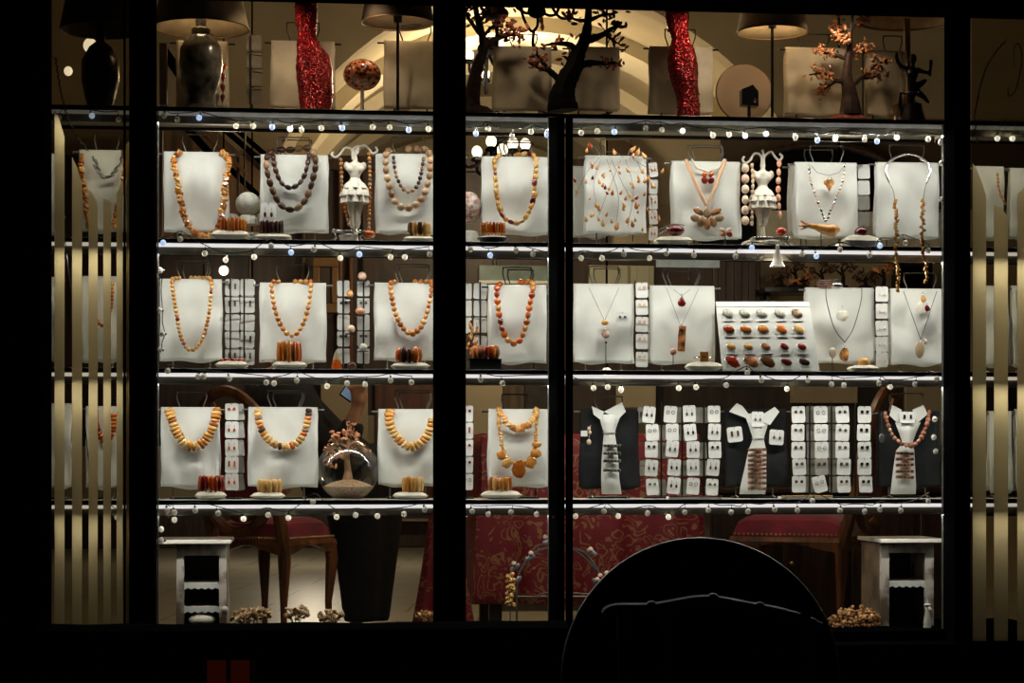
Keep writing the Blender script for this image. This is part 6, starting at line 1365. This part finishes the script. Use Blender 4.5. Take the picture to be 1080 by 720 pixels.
b = MB(); b.ell(hc+Vector((-.01, .02, .025)), (.088, .10, .108), u=18, w=14); b.ell(hc+Vector((-.02, .06, -.06)), (.075, .06, .09)); part('hair', b, mat('dark_hair', (.012, .008, .006), .5, bump=.4, bscale=200), t, remesh=.012)
pc = h_(371, 409, -.195); t = thing('phone', 'blue lit phone held up by the person in black', 'phone', pc+b0); t.rotation_euler = (.2, .55, .5)
b = MB(); b.box((0, 0, 0), (.062, .008, .125)); part('case', b, BLACKG, t, bevel=.004); b = MB(); b.box((0, -.0055, 0), (.055, .002, .112)); part('screen', b, mat('phone_screen', (.2, .3, .4), .2, emit=.2, ecol=(.35, .55, .8)), t)

# ------------------------------------------------------------------ lights and pictures in the room
def chandelier(label, x, y, Y, bulbs, arms, m=BLACK, power=ROOM_W, r=.028, glow=GLOW, col=(1, .78, .48)):
    c = P(x, y, Y); t = thing('chandelier', label, 'chandelier', c)
    ztop_ = vc.z+R-.05-c.z
    b = MB(); b.tube([(0, 0, 0), (0, 0, max(.15, ztop_))], .008, 6); part('chain', b, m, t)
    b = MB(); b.ell((0, 0, 0), (.05, .05, .04)); part('hub', b, m, t)
    for i, (bx, by) in enumerate(bulbs):
        d = .16*math.sin(i*2.1); p = P(bx, by, Y+d)-c; b = MB()
        b.tube(spline([(0, 0, -.01), Vector((p.x*.5, p.y*.5, min(0, p.z)-.09)), Vector((p.x*.95, p.y*.95, p.z-.085)), Vector((p.x, p.y, p.z-.035))], 6), .007, 6); b.lathe([(.022, p.z-.04), (.026, p.z-.034), (.012, p.z-.02)], (p.x, p.y, 0), seg=10); part('arm', b, m, t)
        inst('bulb', unit('ball', glow), t, p, None, (r*2, r*2, r*2.3))
    if power:
        ld = bpy.data.lights.new('room_light', 'POINT'); ld.energy = power; ld.color = col; ld.shadow_soft_size = .12
        lo = bpy.data.objects.new('room_light', ld); COL.objects.link(lo); lo.parent = t; lo.location = (0, -.05, -.16)
    return t
chandelier('lit chandelier with small bulbs glimpsed past the leaning wire tree', 514, 52, 3.2, [(495, 58), (512, 78), (528, 46), (506, 66), (540, 60)], 5, r=.022, power=ROOM_W*.75)
chandelier('lower lit chandelier seen just right of the central pier under top shelf', 524, 140, 1.6, [(482, 150), (503, 160), (518, 149), (541, 151), (554, 152), (530, 158)], 6, r=.022, power=ROOM_W*.35)
t = thing('chandelier', 'black wrought iron chandelier with curling arms at the top between the wire trees', 'chandelier', P(566, 12, .8)); c0 = t.location.copy()
for pts in ([(550, -6), (551, 15), (558, 30), (562, 33), (567, 26), (567, 8)], [(567, 8), (578, 16), (587, 14), (590, 2)], [(580, 4), (590, 18), (602, 18), (606, 6)], [(566, 8), (556, 14), (545, 8)], [(563, 33), (562, 45), (564, 52)]):
    b = MB(); b.tube(spline([P(x, y, .8+.03*(i % 2))-c0 for i, (x, y) in enumerate(pts)], 7), .0055, 6); part('curled_arm', b, BLACK, t)
b = MB(); b.ell((0, 0, 0), (.035, .035, .025)); b.tube([(0, 0, 0), (0, 0, .9)], .008, 6); part('stem', b, BLACK, t)
for x, y in ((571, 20), (572, 27)): inst('crystal_drop', unit('drop', LEAFA), t, P(x, y, .8)-c0, None, (.02, .02, .035))
t = thing('hanging_basket', 'dark round hanging bowl at the top right of the leaning wire tree', 'hanging bowl', P(522, 14, .7)); m_ = mpp(522, .7); b = MB(); b.ell((0, 0, 0), (15*m_, 12*m_, 8*m_)); part('bowl', b, BARK, t); b = MB(); b.tube([(0, 0, .02), (0, 0, .9)], .005, 5); part('chain', b, BLACK, t)
t = thing('wall_lamp', 'glowing two bulb wall lamp glimpsed behind the far left pane', 'wall lamp', P(94, 62, 1.7)); c0 = t.location.copy(); b = MB(); b.tube([P(95, 50, 1.7)-c0, P(94, 62, 1.75)-c0, P(93, 78, 1.7)-c0], .012, 6); part('bracket', b, BRASS, t)
for x, y, s in ((95, 48, .055), (91, 74, .04), (98, 86, .03), (72, 75, .035)): inst('bulb', unit('ball', GLOW), t, P(x, y, 1.68)-c0, None, (s, s, s*1.1))
def downlight(lbl, x, y, Y, s, power):
    t = thing('pendant_lamp', lbl, 'lamp', P(x, y, Y)); b = MB(); b.tube([(0, 0, s), (0, 0, (CEIL if Y < YV else vc.z+math.sqrt(max(.01, R*R-(t.location.x-vc.x)**2)))-t.location.z)], .004, 5); part('flex', b, BLACK, t); b = MB(); b.lathe([(s*.5, s*.4), (s*.3, s), (.01, s*1.3)], seg=14); part('holder', b, BLACK, t)
    inst('bulb', unit('ball', GLOW), t, (0, 0, 0), None, (s*2, s*2, s*2))
    if power:
        ld = bpy.data.lights.new('pendant_light', 'POINT'); ld.energy = power; ld.color = (1, .86, .62); ld.shadow_soft_size = .05; lo = bpy.data.objects.new('pendant_light', ld); COL.objects.link(lo); lo.parent = t; lo.location = (0, -.02, -s*1.6)
downlight('small round glowing pendant bulb above the third shelf card rack', 236, 285, 1.8, .020, 3.0)
downlight('added fill bulb deep in the vaulted room, unseen behind the top row', 640, 60, 7.0, .03, 45.0)  # added lamp, brightens the far vault
downlight('added fill bulb over the right side of the room, unseen behind second shelf', 885, 262, 1.3, .02, 3.5)  # added lamp to light the right wall and its little trees
downlight('faint second pendant bulb behind the third shelf card rack', 266, 298, 2.0, .013, 0)
downlight('added fill bulb over the red cloth counter, unseen behind third shelf', 640, 393, .8, .02, 5.5)  # added lamp to light the cloth and the wall behind it
downlight('added fill bulb far back over the pale floor, unseen behind third shelf', 330, 393, 9.5, .04, 42.0)  # added lamp for the bright patch on the far floor
# framed portrait
pa, pb = P(330, 330, 2.3), P(357, 272, 2.3); t = thing('framed_picture', 'dark portrait in a gilt frame behind the narrow card racks', 'picture', ((pa.x+pb.x)/2, 2.3, pa.z)); w, h = pb.x-pa.x, pb.z-pa.z
b = MB()
for c, d in (((0, 0, .02), (w, .03, .04)), ((0, 0, h-.02), (w, .03, .04)), ((-w/2+.015, 0, h/2), (.03, .028, h-.081)), ((w/2-.015, 0, h/2), (.03, .028, h-.081))): b.box(c, d)
part('frame', b, WOODG, t, bevel=.004); b = MB(); b.box((0, .005, h/2), (w-.04, .006, h-.06)); part('canvas', b, mat('amber_canvas', (.22, .11, .035), .6, var=.3, scale=7), t)
b = MB(); b.ell((-.02, 0, h*.66), (.055, .004, .065)); b.ell((-.02, 0, h*.36), (.085, .004, .12)); part('painted_sitter', b, mat('umber_paint', (.035, .018, .01), .6), t)
# shelf of little trees on the right wall
ps = P(880, 303, 2.2); t = thing('wall_shelf', 'black wall shelf with a row of little amber trees, behind third shelf at right', 'shelf', ps); x0, x1 = X(806, 2.2)-ps.x, X(948, 2.2)-ps.x
b = MB(); b.box(((x0+x1)/2, .09, -.012), (x1-x0, .2, .024)); part('board', b, BLACKG, t, bevel=.003)
for xx in (x0+.05, x1-.05): b = MB(); b.box((xx, .16, -.05), (.02, .05, .07)); part('bracket', b, BLACKG, t)
LEAFSH = mat('silhouette_leaf', (.075, .032, .014), .5, var=.4, scale=40)  # darkened leaf copy, the trees' shade is put into the colour
for i, (x, yt, lm, lb) in enumerate(((823, 288, LEAFSH, 'little dark wire tree, leftmost on the black wall shelf'), (838, 276, LEAFSH, 'taller dark wire tree with layered crown on the black wall shelf'), (847, 292, LEAFA, 'low golden wire tree on the black wall shelf'), (866, 280, LEAFSH, 'wire tree darkened to a silhouette in the middle of the black wall shelf'), (888, 276, LEAFSH, 'layered dark wire tree behind the bangle stack on the black wall shelf'), (912, 290, LEAFSH, 'small darkened wire tree right of the bangle stack on the black wall shelf'), (931, 280, LEAFA, 'slim golden wire sprig, rightmost on the black wall shelf'))):
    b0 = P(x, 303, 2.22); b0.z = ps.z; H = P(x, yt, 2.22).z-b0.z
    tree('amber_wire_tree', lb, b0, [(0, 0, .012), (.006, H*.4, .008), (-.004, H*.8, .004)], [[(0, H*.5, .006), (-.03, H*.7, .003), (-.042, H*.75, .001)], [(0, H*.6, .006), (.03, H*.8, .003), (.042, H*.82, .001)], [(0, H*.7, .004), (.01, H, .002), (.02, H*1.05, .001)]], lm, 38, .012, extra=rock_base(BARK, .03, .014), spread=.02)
pb_ = P(966, 300, 2.25); t = thing('dark_cabinet', 'black square cabinet on the wall behind the right end of third shelf', 'cabinet', pb_); w = X(984, 2.25)-X(948, 2.25)
b = MB(); b.box((0, .06, 0), (w, .12, .2)); part('case', b, BLACKG, t, bevel=.004); b = MB(); b.box((0, -.004, 0), (w*.8, .008, .16)); part('door', b, BLACK, t, bevel=.003)

# ------------------------------------------------------------------ the pavement in front: tilted round table and bentwood chair, dark trough
Yt_ = -1.5; cen = P(740, 716, Yt_); k_ = mpp(740, Yt_); rr = 146*k_
t = thing('tilt_top_table', 'dark round table tipped on edge in front of the window', 'table', Vector((cen.x, Yt_, 0)))
b = MB(); b.lathe([(rr*.975, -.012), (rr, -.008), (rr, .008), (rr*.975, .012)], seg=72); tl = Matrix.Rotation(PI/2-.10, 3, 'X'); b.v = [tuple(tl @ Vector(v)+Vector((0, 0, cen.z))) for v in b.v]; part('table_top', b, BLACK, t)
b = MB(); ring = [tl @ Vector(((rr+.001)*math.cos(a), (rr+.001)*math.sin(a), .0))+Vector((0, 0, cen.z)) for a in [2*PI*i/72 for i in range(73)]]; b.tube(ring, .0085, 8); part('edge_rim', b, mat('brown_rim', (.14, .085, .05), .4), t)
b = MB(); b.tube([(0, .035, cen.z), (0, .1, cen.z-.3), (0, .1, .04)], .028, 10); part('pedestal', b, BLACK, t)
for i in range(3): a = 2*PI*i/3+.5; b = MB(); b.tube([(0, .1, .09), (.15*math.cos(a), .1+.15*math.sin(a), .08), (.30*math.cos(a), .1+.30*math.sin(a), .016)], [.024, .02, .015], 8); part('foot', b, BLACK, t)
Ych = -1.75; c0 = P(745, 700, Ych); c0.z = 0; t = thing('bentwood_chair', 'black bentwood chair with a bowed top rail before the tipped round table', 'chair', c0); DKW = mat('worn_black_wood', (.010, .009, .007), .45, var=.4, spec=.3)
g = lambda x, y, d=0: P(x, y, Ych)-c0+Vector((0, d, 0))
b = MB(); b.tube(spline([g(636, 648), g(650, 642), g(690, 641), g(742, 633), g(790, 640), g(830, 648), g(866, 660)], 8), [.010]*2+[.014]*45+[.010]*2, 8)
for x, y in ((687, 640), (752, 632), (801, 641)): b.ell(g(x, y), (.016, .016, .016))
part('top_rail', b, DKW, t)
zs_ = .46
for x, xb in ((655, 660), (850, 842)):
    b = MB(); p = g(x, 644); b.tube([p, Vector((g(xb, 720).x, -.05, zs_+.05)), Vector((g(xb, 720).x, -.06, zs_-.05)), Vector((p.x, .05, 0))], [.013, .015, .016, .012], 8); part('rear_post', b, DKW, t)
b = MB(); b.tube(spline([g(702, 660), g(703, 690), Vector((g(690, 710).x, -.02, zs_+.05))], 8), .008, 6); b.tube(spline([g(702, 641), g(702, 655), g(703, 670)], 6), .009, 6); part('splat', b, DKW, t)
b = MB(); b.lathe([(.21, zs_-.02), (.225, zs_-.005), (.22, zs_+.012), (.0, zs_+.018)], (g(750, 700).x, -.27, 0), seg=36); part('seat', b, DKW, t)
for s in (-1, 1): b = MB(); b.tube([(g(750, 700).x+s*.15, -.40, zs_), (g(750, 700).x+s*.18, -.44, 0)], [.016, .012], 8); part('front_leg', b, DKW, t)
xa, xb = X(40, -.35), X(596, -.35); zt_ = P(320, 653, -.25).z
t = thing('flower_box', 'long black flower box fixed below the left window panes', 'flower box', ((xa+xb)/2, -.35, zt_-.105)); b = MB()
W_ = xb-xa; b.box((0, 0, .045), (W_, .2, .09)); part('box', b, BLACK, t, bevel=.006)
b = MB(); b.grid(lambda u, v: ((u-.5)*W_, -.10+.2*v, .088+.014*math.sin(PI*v)+.006*noise.noise(Vector((u*9, v*3, 0)))), 60, 7); part('soil', b, mat('black_soil', (.002, .002, .002), .95, spec=.0, bump=.6, scale=60), t)
for s_ in (-.35, .35):
    b = MB(); b.box((W_*s_, .13, .06), (.03, .16, .02)); b.box((W_*s_, .19, .0), (.03, .02, .12)); part('bracket', b, BLACK, t)

# added spots, unseen behind the header, to brighten the top shelf
zt9 = zh+.10; t = thing('added_fill_track', 'added unseen black track with five fill spots behind the window head', 'lamp', (X(580, 0), .0, zt9))
b = MB(); b.box((0, 0, .02), (X(985, 0)-X(175, 0), .03, .025)); part('track', b, BLACK, t)
for i, xx in enumerate((290, 385, 560, 740, 890)):
    lx = X(xx, 0)-t.location.x; b = MB(); b.lathe([(.022, -.05), (.024, -.02), (.016, .0), (.006, .012)], (lx, 0, 0), seg=14); part('spot_head', b, BLACK, t)
    ld = bpy.data.lights.new('fill_spot', 'SPOT'); ld.energy = (3.4, 3, 1.6, 3.4, 3.6)[i]; ld.spot_size = 2.2; ld.spot_blend = .9; ld.color = (1, .80, .56); ld.shadow_soft_size = .02
    lo = bpy.data.objects.new('fill_spot', ld); COL.objects.link(lo); lo.parent = t; lo.location = (lx, 0, -.055); lo.rotation_euler = (.42, 0, 0)
# dark cupboard added to blacken the space behind the right chair
xa, xb = X(738, 2.25), X(1020, 2.25); t = thing('added_sideboard', 'long dark cupboard added to blacken the space behind the right armchair', 'added_sideboard', ((xa+xb)/2, 2.17, FLOOR)); w = xb-xa; hs = P(850, 520, 2.0).z-FLOOR
b = MB(); b.box((0, 0, hs/2), (w, .30, hs)); part('case', b, WOODD, t, bevel=.006)
b = MB(); b.box((0, -.01, hs+.012), (w+.04, .36, .024)); part('top', b, WOODD, t, bevel=.005)
for i in range(4):
    b = MB(); b.box((-w/2+w*(i+.5)/4, -.155, hs*.5), (w/4-.03, .016, hs-.08)); d_ = part('door', b, WOODD, t, bevel=.004)
    b = MB(); b.ell((-w/2+w*(i+.5)/4+(w/8-.05)*(1 if i % 2 == 0 else -1), -.172, hs*.55), (.012, .012, .012)); part('knob', b, BRASS, d_)
